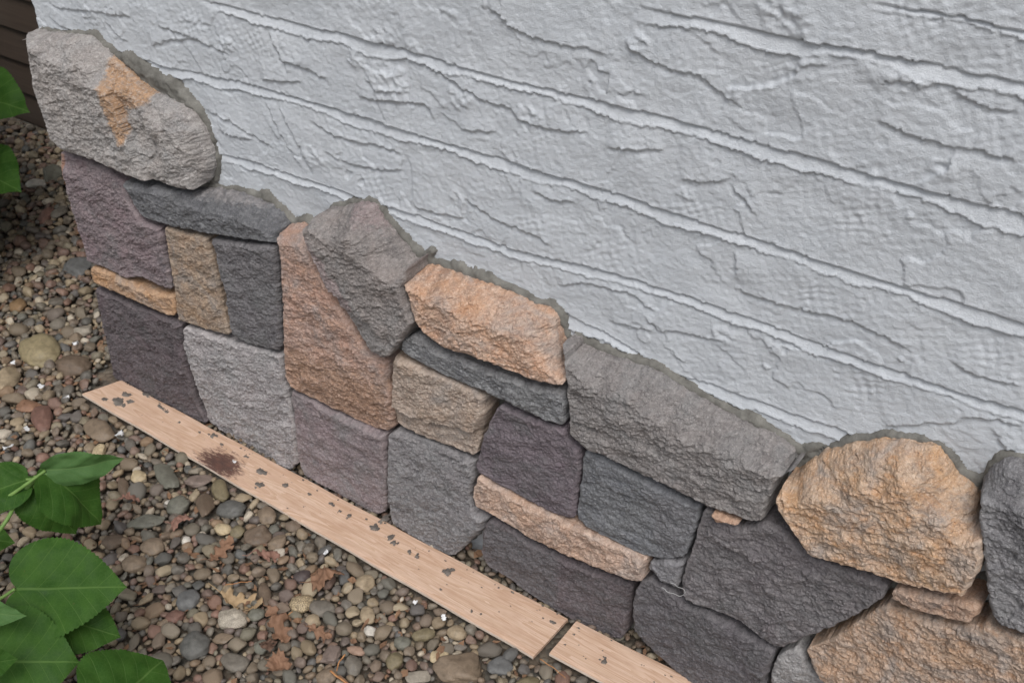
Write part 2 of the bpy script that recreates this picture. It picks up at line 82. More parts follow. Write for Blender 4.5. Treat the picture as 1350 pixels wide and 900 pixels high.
PLANT_A = [((-1.154,-0.5916,0.2),(-1.0438,-0.4938,0.185),0.98,6,0.1,0.1),((-1.123,-0.5772,0.15),(-1.0424,-0.5236,0.11),0.95,-8,0.12,0.14),((-1.1113,-0.6734,0.16),(-1.0297,-0.5977,0.14),1.35,5,0.08,0.12),((-0.9364,-0.6266,0.14),(-0.9617,-0.5157,0.11),1.3,0,0.12,0.1),((-1.1529,-0.6718,0.24),(-1.0676,-0.6258,0.235),0.5,30,0.15,0.05),((-1.0763,-0.7172,0.22),(-1.0481,-0.6615,0.2),0.8,20,0.1,0.08),((-1.2453,-0.4551,0.27),(-1.1892,-0.3608,0.25),0.5,40,0.25,0.18),((-1.2436,-0.4552,0.265),(-1.1942,-0.4187,0.16),0.92,-20,0.16,0.25),((-1.2696,-0.4616,0.25),(-1.2191,-0.4552,0.15),0.9,20,0.2,0.2),((-1.2751,-0.4733,0.25),(-1.3129,-0.5415,0.24),1,10,0.12,0.15),((-1.3502,-0.5941,0.2),(-1.272,-0.5208,0.16),0.8,10,0.1,0.1)]
PLANT_B = [((-2.4467,0.207,0.34),(-2.2315,0.2388,0.33),0.8,5,0.12,0.12),((-2.2613,0.0697,0.26),(-2.0855,0.0866,0.24),0.95,-5,0.12,0.12),((-2.4268,0.1138,0.3),(-2.2357,0.1315,0.27),0.8,5,0.12,0.12)]
STEM = ((-1.2702,-0.5637,0.19),(-1.2695,-0.4895,0.235),(-1.2476,-0.454,0.268))
THREAD = [(-432,168),(-418,166),(-401,171),(-396,183),(-409,186),(-419,186)]
SIDING = [272,176,77,0]

# ------------------------------------------------------------------ numpy noise
_perm = np.random.default_rng(3).permutation(256)
_perm = np.concatenate([_perm, _perm, _perm])
_ang = np.random.default_rng(4).uniform(0, 2 * math.pi, 256)
_gx, _gy = np.cos(_ang), np.sin(_ang)


def perlin(x, y, seed=0):
    x = np.asarray(x, float) + seed * 17.31
    y = np.asarray(y, float) + seed * 9.73
    xi, yi = np.floor(x).astype(int), np.floor(y).astype(int)
    xf, yf = x - xi, y - yi
    u = xf * xf * xf * (xf * (xf * 6 - 15) + 10)
    v = yf * yf * yf * (yf * (yf * 6 - 15) + 10)

    def g(ix, iy, dx, dy):
        h = _perm[_perm[ix & 255] + (iy & 255)]
        return _gx[h] * dx + _gy[h] * dy
    a = g(xi, yi, xf, yf)
    b = g(xi + 1, yi, xf - 1, yf)
    c = g(xi, yi + 1, xf, yf - 1)
    d = g(xi + 1, yi + 1, xf - 1, yf - 1)
    return (a + (b - a) * u + ((c + (d - c) * u) - (a + (b - a) * u)) * v) * 1.5


def fbm(x, y, octv=4, seed=0, gain=0.5):
    s, a, f = 0.0, 1.0, 1.0
    for i in range(octv):
        s = s + a * perlin(np.asarray(x) * f, np.asarray(y) * f, seed + i * 3)
        a *= gain
        f *= 2.03
    return s


def ridged(x, y, octv=3, seed=0):
    s, a, f = 0.0, 1.0, 1.0
    for i in range(octv):
        s = s + a * (1 - np.abs(perlin(np.asarray(x) * f, np.asarray(y) * f, seed + i * 5)) * 2)
        a *= 0.5
        f *= 2.1
    return s


def chips(x, y, seed=0):
    """cells of flat, randomly tilted chips with crisp edges, about -1..1"""
    x = np.asarray(x, float) + seed * 5.17
    y = np.asarray(y, float) + seed * 3.71
    xi, yi = np.floor(x).astype(int), np.floor(y).astype(int)
    best = np.full(x.shape, 1e9)
    out = np.zeros(x.shape)
    for dx in (-1, 0, 1):
        for dy in (-1, 0, 1):
            hh = _perm[_perm[(xi + dx) & 255] + ((yi + dy) & 255)]
            h2 = _perm[hh + 37]
            h3 = _perm[h2 + 91]
            cx, cy = xi + dx + hh / 255.0, yi + dy + h2 / 255.0
            d = (x - cx) ** 2 + (y - cy) ** 2
            a = h3 / 255.0 * 6.2832
            v = (np.cos(a) * (x - cx) + np.sin(a) * (y - cy)) * 1.1 + (hh / 255.0 - 0.5) * 0.7
            m = d < best
            best = np.where(m, d, best)
            out = np.where(m, v, out)
    return out


def sstep(a, b, x):
    t = np.clip((x - a) / (b - a), 0, 1)
    return t * t * (3 - 2 * t)


def seg_dist(px, pz, pts, closed=False):
    """distance to a polyline, sign (positive left of travel) and arc parameter"""
    best = np.full(px.shape, 1e9)
    sgn = np.ones(px.shape)
    arc = np.zeros(px.shape)
    n = len(pts)
    run = 0.0
    for i in range(n if closed else n - 1):
        ax, az = pts[i]
        bx, bz = pts[(i + 1) % n]
        dx, dz = bx - ax, bz - az
        L2 = dx * dx + dz * dz + 1e-12
        t = np.clip(((px - ax) * dx + (pz - az) * dz) / L2, 0, 1)
        d = np.hypot(px - ax - t * dx, pz - az - t * dz)
        m = d < best
        best = np.where(m, d, best)
        sgn = np.where(m, np.sign(dx * (pz - az) - dz * (px - ax)), sgn)
        arc = np.where(m, run + t * math.sqrt(L2), arc)
        run += math.sqrt(L2)
    return best, sgn, arc, run


def inside(px, pz, pts):
    c = np.zeros(px.shape, bool)
    n = len(pts)
    for i in range(n):
        ax, az = pts[i]
        bx, bz = pts[(i + 1) % n]
        if az == bz:
            continue
        c ^= ((az > pz) != (bz > pz)) & (px < (bx - ax) * (pz - az) / (bz - az) + ax)
    return c


# ------------------------------------------------------------------ mesh helpers
def np_mesh(name, verts, faces, smooth=True):
    """verts (n,3), faces (m,3) or (m,4) arrays"""
    me = bpy.data.meshes.new(name)
    verts = np.asarray(verts, np.float32)
    faces = np.asarray(faces, np.int32)
    k = faces.shape[1]
    me.vertices.add(len(verts))
    me.vertices.foreach_set('co', verts.ravel())
    me.loops.add(faces.size)
    me.loops.foreach_set('vertex_index', faces.ravel())
    me.polygons.add(len(faces))
    me.polygons.foreach_set('loop_start', np.arange(0, faces.size, k, dtype=np.int32))
    me.polygons.foreach_set('loop_total', np.full(len(faces), k, np.int32))
    me.polygons.foreach_set('use_smooth', np.full(len(faces), bool(smooth)))
    me.update(calc_edges=True)
    me.validate()
    return me


def link(name, me, mat=None, parent=None, loc=None):
    o = bpy.data.objects.new(name, me)
    col.objects.link(o)
    if mat is not None and me is not None and not me.materials:
        me.materials.append(mat)
    if loc is not None:
        o.location = loc
    if parent is not None:
        o.parent = parent
    return o


def tag(o, label=None, cat=None, group=None, kind=None):
    if label:
        o['label'] = label
    if cat:
        o['category'] = cat
    if group:
        o['group'] = group
    if kind:
        o['kind'] = kind
    return o


def point_attr(me, name, vals):
    a = me.attributes.new(name, 'FLOAT', 'POINT')
    a.data.foreach_set('value', np.asarray(vals, np.float32))


def tube_mesh(name, pts, rad, sides=8):
    pts = [Vector(p) for p in pts]
    V, F = [], []
    n = len(pts)
    for i, p in enumerate(pts):
        t = (pts[min(i + 1, n - 1)] - pts[max(i - 1, 0)]).normalized()
        a = t.orthogonal().normalized() if i == 0 else (a - t * a.dot(t)).normalized()
        b = t.cross(a)
        rr = rad[i] if hasattr(rad, '__len__') else rad
        for k in range(sides):
            q = 2 * math.pi * k / sides
            V.append(p + (a * math.cos(q) + b * math.sin(q)) * rr)
    for i in range(n - 1):
        for k in range(sides):
            F.append((i * sides + k, i * sides + (k + 1) % sides, (i + 1) * sides + (k + 1) % sides, (i + 1) * sides + k))
    V.append(pts[0])
    V.append(pts[-1])
    me = bpy.data.meshes.new(name)
    fs = [tuple(f) for f in F]
    for k in range(sides):
        fs.append((len(V) - 2, (k + 1) % sides, k))
        fs.append((len(V) - 1, (n - 1) * sides + k, (n - 1) * sides + (k + 1) % sides))
    me.from_pydata([tuple(v) for v in V], [], fs)
    for p in me.polygons:
        p.use_smooth = True
    me.update()
    return me


def smooth_path(pts, n=8):
    pts = [Vector(p) for p in pts]
    out = []
    for i in range(len(pts) - 1):
        p0, p1, p2, p3 = pts[max(i - 1, 0)], pts[i], pts[i + 1], pts[min(i + 2, len(pts) - 1)]
        for k in range(n):
            t = k / n
            out.append(0.5 * ((2 * p1) + (p2 - p0) * t + (2 * p0 - 5 * p1 + 4 * p2 - p3) * t * t + (3 * p1 - p0 - 3 * p2 + p3) * t ** 3))
    out.append(pts[-1])
    return out


# ------------------------------------------------------------------ material helpers
class NT:
    def __init__(self, name):
        self.m = bpy.data.materials.new(name)
        self.m.use_nodes = True
        self.n = self.m.node_tree.nodes
        self.l = self.m.node_tree.links
        self.n.clear()
        self.out = self.n.new('ShaderNodeOutputMaterial')
        self.b = self.n.new('ShaderNodeBsdfPrincipled')
        self.l.new(self.b.outputs[0], self.out.inputs['Surface'])

    def node(self, t, **kw):
        nd = self.n.new(t)
        for k, v in kw.items():
            setattr(nd, k, v)
        return nd

    def link(self, a, b):
        self.l.new(a, b)

    def put(self, sock, v):
        if hasattr(v, 'is_output') or isinstance(v, bpy.types.NodeSocket):
            self.l.new(v, sock)
        else:
            sock.default_value = v

    def coord(self, kind='Object'):
        return self.node('ShaderNodeTexCoord').outputs[kind]

    def mapping(self, vec, scale=(1, 1, 1), rot=(0, 0, 0), loc=(0, 0, 0)):
        m = self.node('ShaderNodeMapping')
        self.put(m.inputs['Vector'], vec)
        m.inputs['Scale'].default_value = scale
        m.inputs['Rotation'].default_value = rot
        m.inputs['Location'].default_value = loc
        return m.outputs[0]

    def noise(self, vec, scale, detail=4, rough=0.55, dist=0.0):
        t = self.node('ShaderNodeTexNoise')
        self.put(t.inputs['Vector'], vec)
        t.inputs['Scale'].default_value = scale
        t.inputs['Detail'].default_value = detail
        t.inputs['Roughness'].default_value = rough
        t.inputs['Distortion'].default_value = dist
        return t.outputs[0]

    def ramp(self, fac, stops):
        r = self.node('ShaderNodeValToRGB')
        self.put(r.inputs[0], fac)
        e = r.color_ramp.elements
        while len(e) > 1:
            e.remove(e[-1])
        e[0].position = stops[0][0]
        e[0].color = tuple(stops[0][1]) + (1,) if len(stops[0][1]) == 3 else stops[0][1]
        for p, c in stops[1:]:
            q = e.new(p)
            q.color = tuple(c) + (1,) if len(c) == 3 else c
        return r.outputs[0]

    def mix(self, fac, a, b, mode='MIX'):
        m = self.node('ShaderNodeMix', data_type='RGBA', blend_type=mode)
        self.put(m.inputs[0], fac)
        self.put(m.inputs[6], a if not isinstance(a, tuple) or len(a) == 4 else a + (1,))
        self.put(m.inputs[7], b if not isinstance(b, tuple) or len(b) == 4 else b + (1,))
        return m.outputs[2]

    def math(self, op, a, b=0.0, c=None, clamp=False):
        m = self.node('ShaderNodeMath', operation=op, use_clamp=clamp)
        self.put(m.inputs[0], a)
        self.put(m.inputs[1], b)
        if c is not None:
            self.put(m.inputs[2], c)
        return m.outputs[0]

    def rng(self, v, a, b, c=0.0, d=1.0):
        m = self.node('ShaderNodeMapRange')
        self.put(m.inputs[0], v)
        for i, q in enumerate((a, b, c, d)):
            self.put(m.inputs[i + 1], q)
        return m.outputs[0]

    def attr(self, name, kind='GEOMETRY'):
        a = self.node('ShaderNodeAttribute', attribute_name=name, attribute_type=kind)
        return a

    def bump(self, h, strength, dist, normal=None):
        b = self.node('ShaderNodeBump')
        b.inputs['Strength'].default_value = strength
        b.inputs['Distance'].default_value = dist
        self.put(b.inputs['Height'], h)
        if normal is not None:
            self.put(b.inputs['Normal'], normal)
        return b.outputs[0]


def srgb(r, g, b, k=1.0):
    def f(c):
        c /= 255.0
        return (c / 12.92 if c <= 0.04045 else ((c + 0.055) / 1.055) ** 2.4) * k
    return (f(r), f(g), f(b))


def sc(c, k):
    return tuple(min(1.0, x * k) for x in c)


def stone_material(name, base, light, dark, patch, extra, extra_amount, seed):
    """broken stone face: mottled minerals, grain speckle, cleft relief"""
    t = NT(name)
    off = (seed * 3.7, seed * 1.3, seed * 2.1)
    p = t.mapping(t.coord('Object'), loc=off)
    lay = t.mapping(t.coord('Object'), scale=(1, 1, 2.2), rot=(0, math.radians(14), 0), loc=off)
    big = t.noise(p, 22, 5, 0.6, 0.6)
    mid = t.noise(lay, 75, 5, 0.65, 0.4)
    fine = t.noise(p, 240, 4, 0.75)
    grain = t.noise(p, 560, 2, 0.6)
    c = t.mix(t.rng(big, 0.30, 0.58), dark, base)
    c = t.mix(t.rng(mid, 0.48, 0.72), c, light)
    c = t.mix(t.rng(mid, 0.28, 0.44, 0.55, 0.0), c, dark)
    if extra is not None:
        e = t.noise(lay, 30, 5, 0.7, 0.8)
        c = t.mix(t.math('MULTIPLY', t.rng(e, 0.45, 0.68), extra_amount * 0.85), c, extra)
    mo = t.noise(t.mapping(p, loc=(3.1, 1.7, 5.3)), 15, 4, 0.6, 0.9)
    gm = sum(base) / 3.0
    c = t.mix(t.rng(mo, 0.50, 0.66, 0, 0.6), c, tuple(gm * 0.80 + 0.12 * v for v in base))
    c = t.mix(t.rng(mo, 0.34, 0.46, 0.5, 0), c, tuple(min(1, v * 1.0 + (v - gm) * 0.55) for v in base))
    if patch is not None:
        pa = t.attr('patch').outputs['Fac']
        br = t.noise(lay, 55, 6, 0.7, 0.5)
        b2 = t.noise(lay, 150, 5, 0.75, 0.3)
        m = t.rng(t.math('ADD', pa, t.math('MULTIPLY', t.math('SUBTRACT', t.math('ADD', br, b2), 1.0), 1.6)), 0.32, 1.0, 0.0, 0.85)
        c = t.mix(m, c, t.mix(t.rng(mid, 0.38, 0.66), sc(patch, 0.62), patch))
    c = t.mix(t.rng(fine, 0.54, 0.74, 0, 0.7), c, sc(light, 1.3))
    c = t.mix(t.rng(fine, 0.26, 0.46, 0.75, 0.0), c, sc(dark, 0.45))
    c = t.mix(t.rng(grain, 0.58, 0.75, 0, 0.5), c, sc(light, 1.55))
    fl = t.noise(t.mapping(lay, loc=(7, 2, 4)), 330, 3, 0.75)
    c = t.mix(t.rng(fl, 0.60, 0.72, 0, 0.55), c, tuple(0.55 * v + 0.17 for v in light))
    pt = t.node('ShaderNodeNewGeometry').outputs['Pointiness']
    c = t.mix(t.rng(pt, 0.52, 0.60, 0, 0.45), c, sc(light, 1.3))      # bruised, paler arrises
    t.put(t.b.inputs['Base Color'], c)
    t.b.inputs['Roughness'].default_value = 0.86
    t.b.inputs['Specular IOR Level'].default_value = 0.25
    n1 = t.bump(mid, 0.25, 0.002)
    n2 = t.bump(t.noise(lay, 190, 5, 0.75, 0.4), 0.8, 0.0026, n1)
    n3 = t.bump(grain, 0.9, 0.0016, n2)
    t.put(t.b.inputs['Normal'], n3)
    return t.m


# ------------------------------------------------------------------ materials of the setting
def stucco_material():
    t = NT('scratch_coat')
    p = t.coord('Object')
    big = t.noise(p, 9, 5, 0.6)
    mid = t.noise(p, 60, 5, 0.6)
    fine = t.noise(p, 500, 3, 0.7)
    c = t.mix(t.rng(big, 0.3, 0.7), (0.515, 0.542, 0.576), (0.575, 0.598, 0.628))
    c = t.mix(t.rng(mid, 0.5, 0.75, 0, 0.45), c, (0.56, 0.578, 0.60))
    c = t.mix(t.rng(fine, 0.25, 0.42, 0.4, 0.0), c, (0.36, 0.38, 0.405))
    t.put(t.b.inputs['Base Color'], c)
    t.b.inputs['Roughness'].default_value = 0.82
    t.b.inputs['Specular IOR Level'].default_value = 0.3
    drag = t.noise(t.mapping(p, scale=(1, 1, 1.5), rot=(0, math.radians(-20), 0)), 170, 5, 0.7, 0.4)
    n1 = t.bump(drag, 0.5, 0.0016)
    n2 = t.bump(t.noise(p, 520, 3, 0.75), 0.9, 0.0012, n1)
    t.put(t.b.inputs['Normal'], n2)
    return t.m


def mortar_material(name, a, b, rough=0.9):
    t = NT(name)
    p = t.coord('Object')
    c = t.mix(t.rng(t.noise(p, 45, 5, 0.65), 0.35, 0.65), a, b)
    c = t.mix(t.rng(t.noise(p, 420, 3, 0.7), 0.25, 0.45, 0.5, 0), c, sc(a, 0.5))
    t.put(t.b.inputs['Base Color'], c)
    t.b.inputs['Roughness'].default_value = rough
    t.b.inputs['Specular IOR Level'].default_value = 0.25
    n = t.bump(t.noise(p, 160, 5, 0.65), 0.6, 0.003)
    t.put(t.b.inputs['Normal'], t.bump(t.noise(p, 700, 2, 0.6), 0.4, 0.0008, n))
    return t.m


def soil_material():
    t = NT('gravelly_soil')
    p = t.coord('Object')
    v = t.node('ShaderNodeTexVoronoi', feature='F1')
    t.put(v.inputs['Vector'], t.mapping(p, scale=(1, 1, 0.3)))
    v.inputs['Scale'].default_value = 70
    cc = t.ramp(t.node('ShaderNodeSeparateColor').outputs[0], [(0, (0.1, 0.08, 0.06)), (1, (0.2, 0.17, 0.13))])
    sep = t.n[-2] if False else None
    s = t.node('ShaderNodeSeparateColor')
    t.link(v.outputs['Color'], s.inputs[0])
    cc = t.ramp(s.outputs[0], [(0, (0.10, 0.08, 0.06)), (0.4, (0.15, 0.115, 0.085)), (0.7, (0.12, 0.115, 0.10)), (1, (0.22, 0.175, 0.13))])
    t.put(t.b.inputs['Base Color'], t.mix(t.rng(t.noise(p, 3, 5), 0.35, 0.65, 0, 0.5), cc, (0.06, 0.05, 0.035)))
    t.b.inputs['Roughness'].default_value = 0.95
    t.put(t.b.inputs['Normal'], t.bump(v.outputs['Distance'], 0.8, -0.01))
    return t.m


PEB_STOPS = [(0.0, (0.085, 0.092, 0.096)), (0.08, (0.175, 0.145, 0.110)), (0.16, (0.120, 0.126, 0.118)), (0.24, (0.225, 0.165, 0.115)),
             (0.32, (0.105, 0.112, 0.118)), (0.40, (0.185, 0.115, 0.090)), (0.48, (0.150, 0.150, 0.142)), (0.56, (0.235, 0.195, 0.142)), (0.64, (0.150, 0.128, 0.106)),
             (0.70, (0.095, 0.100, 0.100)), (0.77, (0.205, 0.130, 0.108)), (0.84, (0.165, 0.160, 0.130)), (0.90, (0.25, 0.205, 0.145)), (0.96, (0.33, 0.29, 0.22)), (1.0, (0.44, 0.42, 0.38))]


def pebble_base(t, c, seed_sock):
    p = t.coord('Object')
    add = t.node('ShaderNodeVectorMath', operation='ADD')
    t.put(add.inputs[0], p)
    comb = t.node('ShaderNodeCombineXYZ')
    t.put(comb.inputs[0], t.math('MULTIPLY', seed_sock, 31.0))
    t.put(comb.inputs[1], t.math('MULTIPLY', seed_sock, 17.0))
    t.link(comb.outputs[0], add.inputs[1])
    q = add.outputs[0]
    mid = t.noise(q, 95, 5, 0.65, 0.5)
    fine = t.noise(q, 700, 3, 0.7)
    hsv = t.node('ShaderNodeHueSaturation')
    t.put(hsv.inputs['Color'], c)
    t.put(hsv.inputs['Value'], t.rng(mid, 0.3, 0.7, 0.72, 1.3))
    hsv.inputs['Saturation'].default_value = 1.0
    c1 = t.mix(1.0, hsv.outputs[0], (1.06, 0.98, 0.89), 'MULTIPLY')
    c2 = t.mix(t.rng(fine, 0.58, 0.78, 0, 0.4), c1, (0.34, 0.30, 0.24))
    c2 = t.mix(t.rng(fine, 0.25, 0.42, 0.45, 0), c2, (0.04, 0.035, 0.03))
    t.put(t.b.inputs['Base Color'], c2)
    t.put(t.b.inputs['Roughness'], t.rng(mid, 0.3, 0.7, 0.38, 0.72))
    t.b.inputs['Specular IOR Level'].default_value = 0.35
    n = t.bump(mid, 0.35, 0.002)
    t.put(t.b.inputs['Normal'], t.bump(fine, 0.3, 0.0006, n))


def pebble_material_random():
    t = NT('river_pebble')
    oi = t.node('ShaderNodeObjectInfo')
    c = t.ramp(oi.outputs['Random'], PEB_STOPS)
    pebble_base(t, c, oi.outputs['Random'])
    return t.m


def pebble_material_attr():
    t = NT('small_gravel')
    a = t.attr('tone').outputs['Fac']
    c = t.ramp(a, PEB_STOPS)
    pebble_base(t, c, a)
    return t.m


def pebble_material_own(name, rgb, vein=None):
    t = NT(name)
    v = t.node('ShaderNodeValue')
    v.outputs[0].default_value = rnd.random()
    c = rgb + (1,)
    if vein is not None:
        w = t.noise(t.mapping(t.coord('Object'), scale=(1, 1, 1)), 150, 3, 0.6, 3.0)
        c = t.mix(t.rng(t.math('ABSOLUTE', t.math('SUBTRACT', w, 0.5)), 0.0, 0.05, 1, 0), c, vein)
    pebble_base(t, c if not isinstance(c, tuple) else t.mix(0.0, c, c), v.outputs[0])
    return t.m


def wood_material():
    t = NT('raw_pine')
    p = t.coord('Object')
    oi = t.node('ShaderNodeObjectInfo')
    mp = t.mapping(p, scale=(1.0, 11, 11))
    add = t.node('ShaderNodeVectorMath', operation='ADD')
    t.put(add.inputs[0], mp)
    cb = t.node('ShaderNodeCombineXYZ')
    t.put(cb.inputs[0], t.math('MULTIPLY', oi.outputs['Random'], 9.0))
    t.link(cb.outputs[0], add.inputs[1])
    q = add.outputs[0]
    g1 = t.noise(q, 3.0, 4, 0.5, 1.2)
    rings = t.math('FRACT', t.math('MULTIPLY', g1, 9.0))
    fib = t.noise(t.mapping(p, scale=(1, 32, 32)), 16, 4, 0.7)
    c = t.mix(t.rng(g1, 0.3, 0.7), srgb(204, 173, 152), srgb(214, 187, 167))
    c = t.mix(t.rng(rings, 0.0, 1.0, 0, 0.6), c, srgb(174, 138, 108))
    c = t.mix(t.rng(fib, 0.5, 0.75, 0, 0.35), c, srgb(228, 203, 176))
    c = t.mix(t.rng(fib, 0.25, 0.48, 0.7, 0), c, srgb(158, 122, 96))
    blot = t.noise(t.mapping(p, scale=(1, 2.5, 1)), 12, 4, 0.6)
    c = t.mix(t.rng(blot, 0.48, 0.70, 0, 0.6), c, srgb(180, 146, 122))
    # dark resin specks
    sp = t.noise(t.mapping(p, scale=(1, 1.8, 1)), 130, 2, 0.5)
    c = t.mix(t.rng(sp, 0.74, 0.80, 0, 0.6), c, srgb(120, 85, 62))
    # wet, reddish brown stain (own shape, stays with the board)
    st = t.attr('stain').outputs['Fac']
    br = t.noise(t.mapping(p, scale=(1, 3.5, 1)), 60, 5, 0.7)
    m = t.rng(t.math('ADD', st, t.math('MULTIPLY', t.math('SUBTRACT', br, 0.5), 1.5)), 0.34, 0.60)
    c = t.mix(t.math('MULTIPLY', m, 0.93), c, t.mix(t.rng(br, 0.4, 0.6), srgb(62, 43, 43), srgb(90, 61, 54)))
    t.put(t.b.inputs['Base Color'], c)
    t.b.inputs['Roughness'].default_value = 0.72
    t.b.inputs['Specular IOR Level'].default_value = 0.3
    t.put(t.b.inputs['Normal'], t.bump(fib, 0.25, 0.0008))
    return t.m


def siding_material():
    t = NT('brown_siding_paint')
    p = t.coord('Object')
    g = t.noise(t.mapping(p, scale=(1, 1, 20)), 6, 5, 0.6)
    c = t.mix(t.rng(g, 0.3, 0.7), (0.050, 0.034, 0.025), (0.070, 0.049, 0.036))
    c = t.mix(t.rng(t.noise(p, 12, 4), 0.5, 0.75, 0, 0.3), c, (0.065, 0.055, 0.046))
    t.put(t.b.inputs['Base Color'], c)
    t.b.inputs['Roughness'].default_value = 0.6
    t.put(t.b.inputs['Normal'], t.bump(g, 0.2, 0.002))
    return t.m


def leaf_material(name, a, b, vein):
    t = NT(name)
    uvn = t.node('ShaderNodeUVMap')
    s = t.node('ShaderNodeSeparateXYZ')
    t.link(uvn.outputs[0], s.inputs[0])
    x, y = s.outputs[0], s.outputs[1]
    ay = t.math('ABSOLUTE', y)
    mid = t.rng(t.math('SUBTRACT', ay, t.rng(x, 0, 1, 0.010, 0.002)), 0.0, 0.008, 1, 0)
    k = t.math('SUBTRACT', x, t.math('MULTIPLY', ay, 1.05))
    k = t.math('ADD', k, t.math('MULTIPLY', t.math('MULTIPLY', ay, ay), 0.7))
    fr = t.math('ABSOLUTE', t.math('SUBTRACT', t.math('FRACT', t.math('ADD', t.math('MULTIPLY', k, 5.5), 0.5)), 0.5))
    side = t.rng(fr, 0.008, 0.035, 0.75, 0)
    p = t.coord('Object')
    net = t.node('ShaderNodeTexVoronoi', feature='DISTANCE_TO_EDGE')
    t.put(net.inputs['Vector'], p)
    net.inputs['Scale'].default_value = 190
    netm = t.rng(net.outputs['Distance'], 0.0, 0.09, 0.28, 0)
    v = t.math('MAXIMUM', t.math('MAXIMUM', mid, side), netm)
    nz = t.noise(p, 40, 5, 0.6)
    c = t.mix(t.rng(nz, 0.3, 0.7), a, b)
    c = t.mix(t.rng(t.noise(p, 260, 3, 0.7), 0.6, 0.8, 0, 0.35), c, sc(b, 1.35))
    c = t.mix(t.math('MULTIPLY', v, 0.42), c, vein)
    c = t.mix(t.rng(t.noise(p, 75, 3, 0.6), 0.70, 0.76, 0, 0.5), c, (0.10, 0.085, 0.03))
    t.put(t.b.inputs['Base Color'], c)
    t.put(t.b.inputs['Roughness'], t.rng(nz, 0.3, 0.7, 0.46, 0.68))
    t.b.inputs['Specular IOR Level'].default_value = 0.12
    t.b.inputs['Subsurface Weight'].default_value = 0.0
    tr = t.node('ShaderNodeBsdfTranslucent')
    t.put(tr.inputs['Color'], t.mix(0.5, c, (0.10, 0.20, 0.03)))
    mx = t.node('ShaderNodeMixShader')
    mx.inputs[0].default_value = 0.3
    t.link(t.b.outputs[0], mx.inputs[1])
    t.link(tr.outputs[0], mx.inputs[2])
    t.link(mx.outputs[0], t.out.inputs['Surface'])
    hgt = t.math('SUBTRACT', t.math('MULTIPLY', nz, 0.3), t.math('MAXIMUM', mid, side))
    t.put(t.b.inputs['Normal'], t.bump(hgt, 0.35, 0.0012))
    return t.m


def plain_material(name, a, b, rough=0.7, scale=60, bump=0.001, spec=0.3):
    t = NT(name)
    p = t.coord('Object')
    n = t.noise(p, scale, 5, 0.65)
    t.put(t.b.inputs['Base Color'], t.mix(t.rng(n, 0.3, 0.7), a, b))
    t.b.inputs['Roughness'].default_value = rough
    t.b.inputs['Specular IOR Level'].default_value = spec
    t.put(t.b.inputs['Normal'], t.bump(n, 0.4, bump))
    return t.m


# ------------------------------------------------------------------ ground sheet
GROUND_Z = -0.026
gs = 60.0
xs = np.concatenate([[-gs], np.linspace(-4, 2, 25), [gs]])
ys = np.concatenate([[-gs], np.linspace(-3, 1.4, 19), [gs]])
GX, GY = np.meshgrid(xs, ys)
gv = np.stack([GX.ravel(), GY.ravel(), np.full(GX.size, GROUND_Z)], 1)
gi = np.arange(GX.size).reshape(GX.shape)
gf = np.stack([gi[:-1, :-1].ravel(), gi[:-1, 1:].ravel(), gi[1:, 1:].ravel(), gi[1:, :-1].ravel()], 1)
ground = tag(link('ground', np_mesh('ground', gv, gf), soil_material()), 'ground of brown soil under river gravel', kind='structure')

# ------------------------------------------------------------------ house wall: trowelled scratch coat
WX0, WX1, WZ0, WZ1 = -1.725, 0.16, 0.16, 1.12
STEP = 0.0019
nx, nz = int((WX1 - WX0) / STEP), int((WZ1 - WZ0) / STEP)
X, Z = np.meshgrid(np.linspace(WX0, WX1, nx), np.linspace(WZ0, WZ1, nz))


def region_update(pts, pad):
    xs_ = [p[0] for p in pts]
    zs_ = [p[1] for p in pts]
    i0 = max(0, int((min(xs_) - pad - WX0) / STEP))
    i1 = min(nx, int((max(xs_) + pad - WX0) / STEP) + 2)
    j0 = max(0, int((min(zs_) - pad - WZ0) / STEP))
    j1 = min(nz, int((max(zs_) + pad - WZ0) / STEP) + 2)
    return slice(j0, j1), slice(i0, i1)


def mpts(l):
    return [(p[0] / 1000.0, p[1] / 1000.0) for p in l]


H = 0.0022 * fbm(X * 7, Z * 9, 3, 1)
tilt = math.radians(12)
XR, ZR = X * math.cos(tilt) + Z * math.sin(tilt), -X * math.sin(tilt) + Z * math.cos(tilt)
H += 0.0005 * fbm(XR * 22, ZR * 30, 2, 2)
H += 0.0016 * chips(X * 6.5 + 0.35 * fbm(X * 20, Z * 20, 3, 61) + Z * 2, Z * 11 + 0.35 * fbm(X * 20, Z * 20, 3, 63), 65)
H += 0.00042 * chips(X * 75 + 0.5 * fbm(X * 60, Z * 60, 2, 67) - Z * 30, Z * 110, 69)
H += 0.00050 * fbm(X * 130 + Z * 40, Z * 190, 3, 5, 0.6)
# expanded metal lath telegraphing through
lm = 0.10 + np.clip(fbm(X * 5, Z * 6, 2, 9) * 0.9 - 0.05, 0, 1) * 0.6
for (c, r_) in LATH:
    r_ = r_ / 1000.0
    lm = np.maximum(lm, np.exp(-(((X - c[0] / 1000) / r_) ** 2 + ((Z - c[1] / 1000) / (r_ * 0.62)) ** 2)) * 0.95)
wx, wz = X + 0.006 * fbm(X * 22, Z * 22, 3, 21), Z + 0.0045 * fbm(X * 22, Z * 22, 3, 23)
lm = lm * np.clip(0.75 + 0.9 * fbm(X * 18, Z * 18, 2, 25), 0, 1.4)
ca_, sa_ = math.cos(0.42), math.sin(0.42)
ux, uz = wx * ca_ + wz * sa_, -wx * sa_ + wz * ca_
H += lm * 0.00105 * np.sin(math.pi * (ux / 0.0125 + uz / 0.0088)) * np.sin(math.pi * (ux / 0.0125 - uz / 0.0088)) * (0.75 + 0.5 * fbm(X * 60, Z * 60, 2, 31))
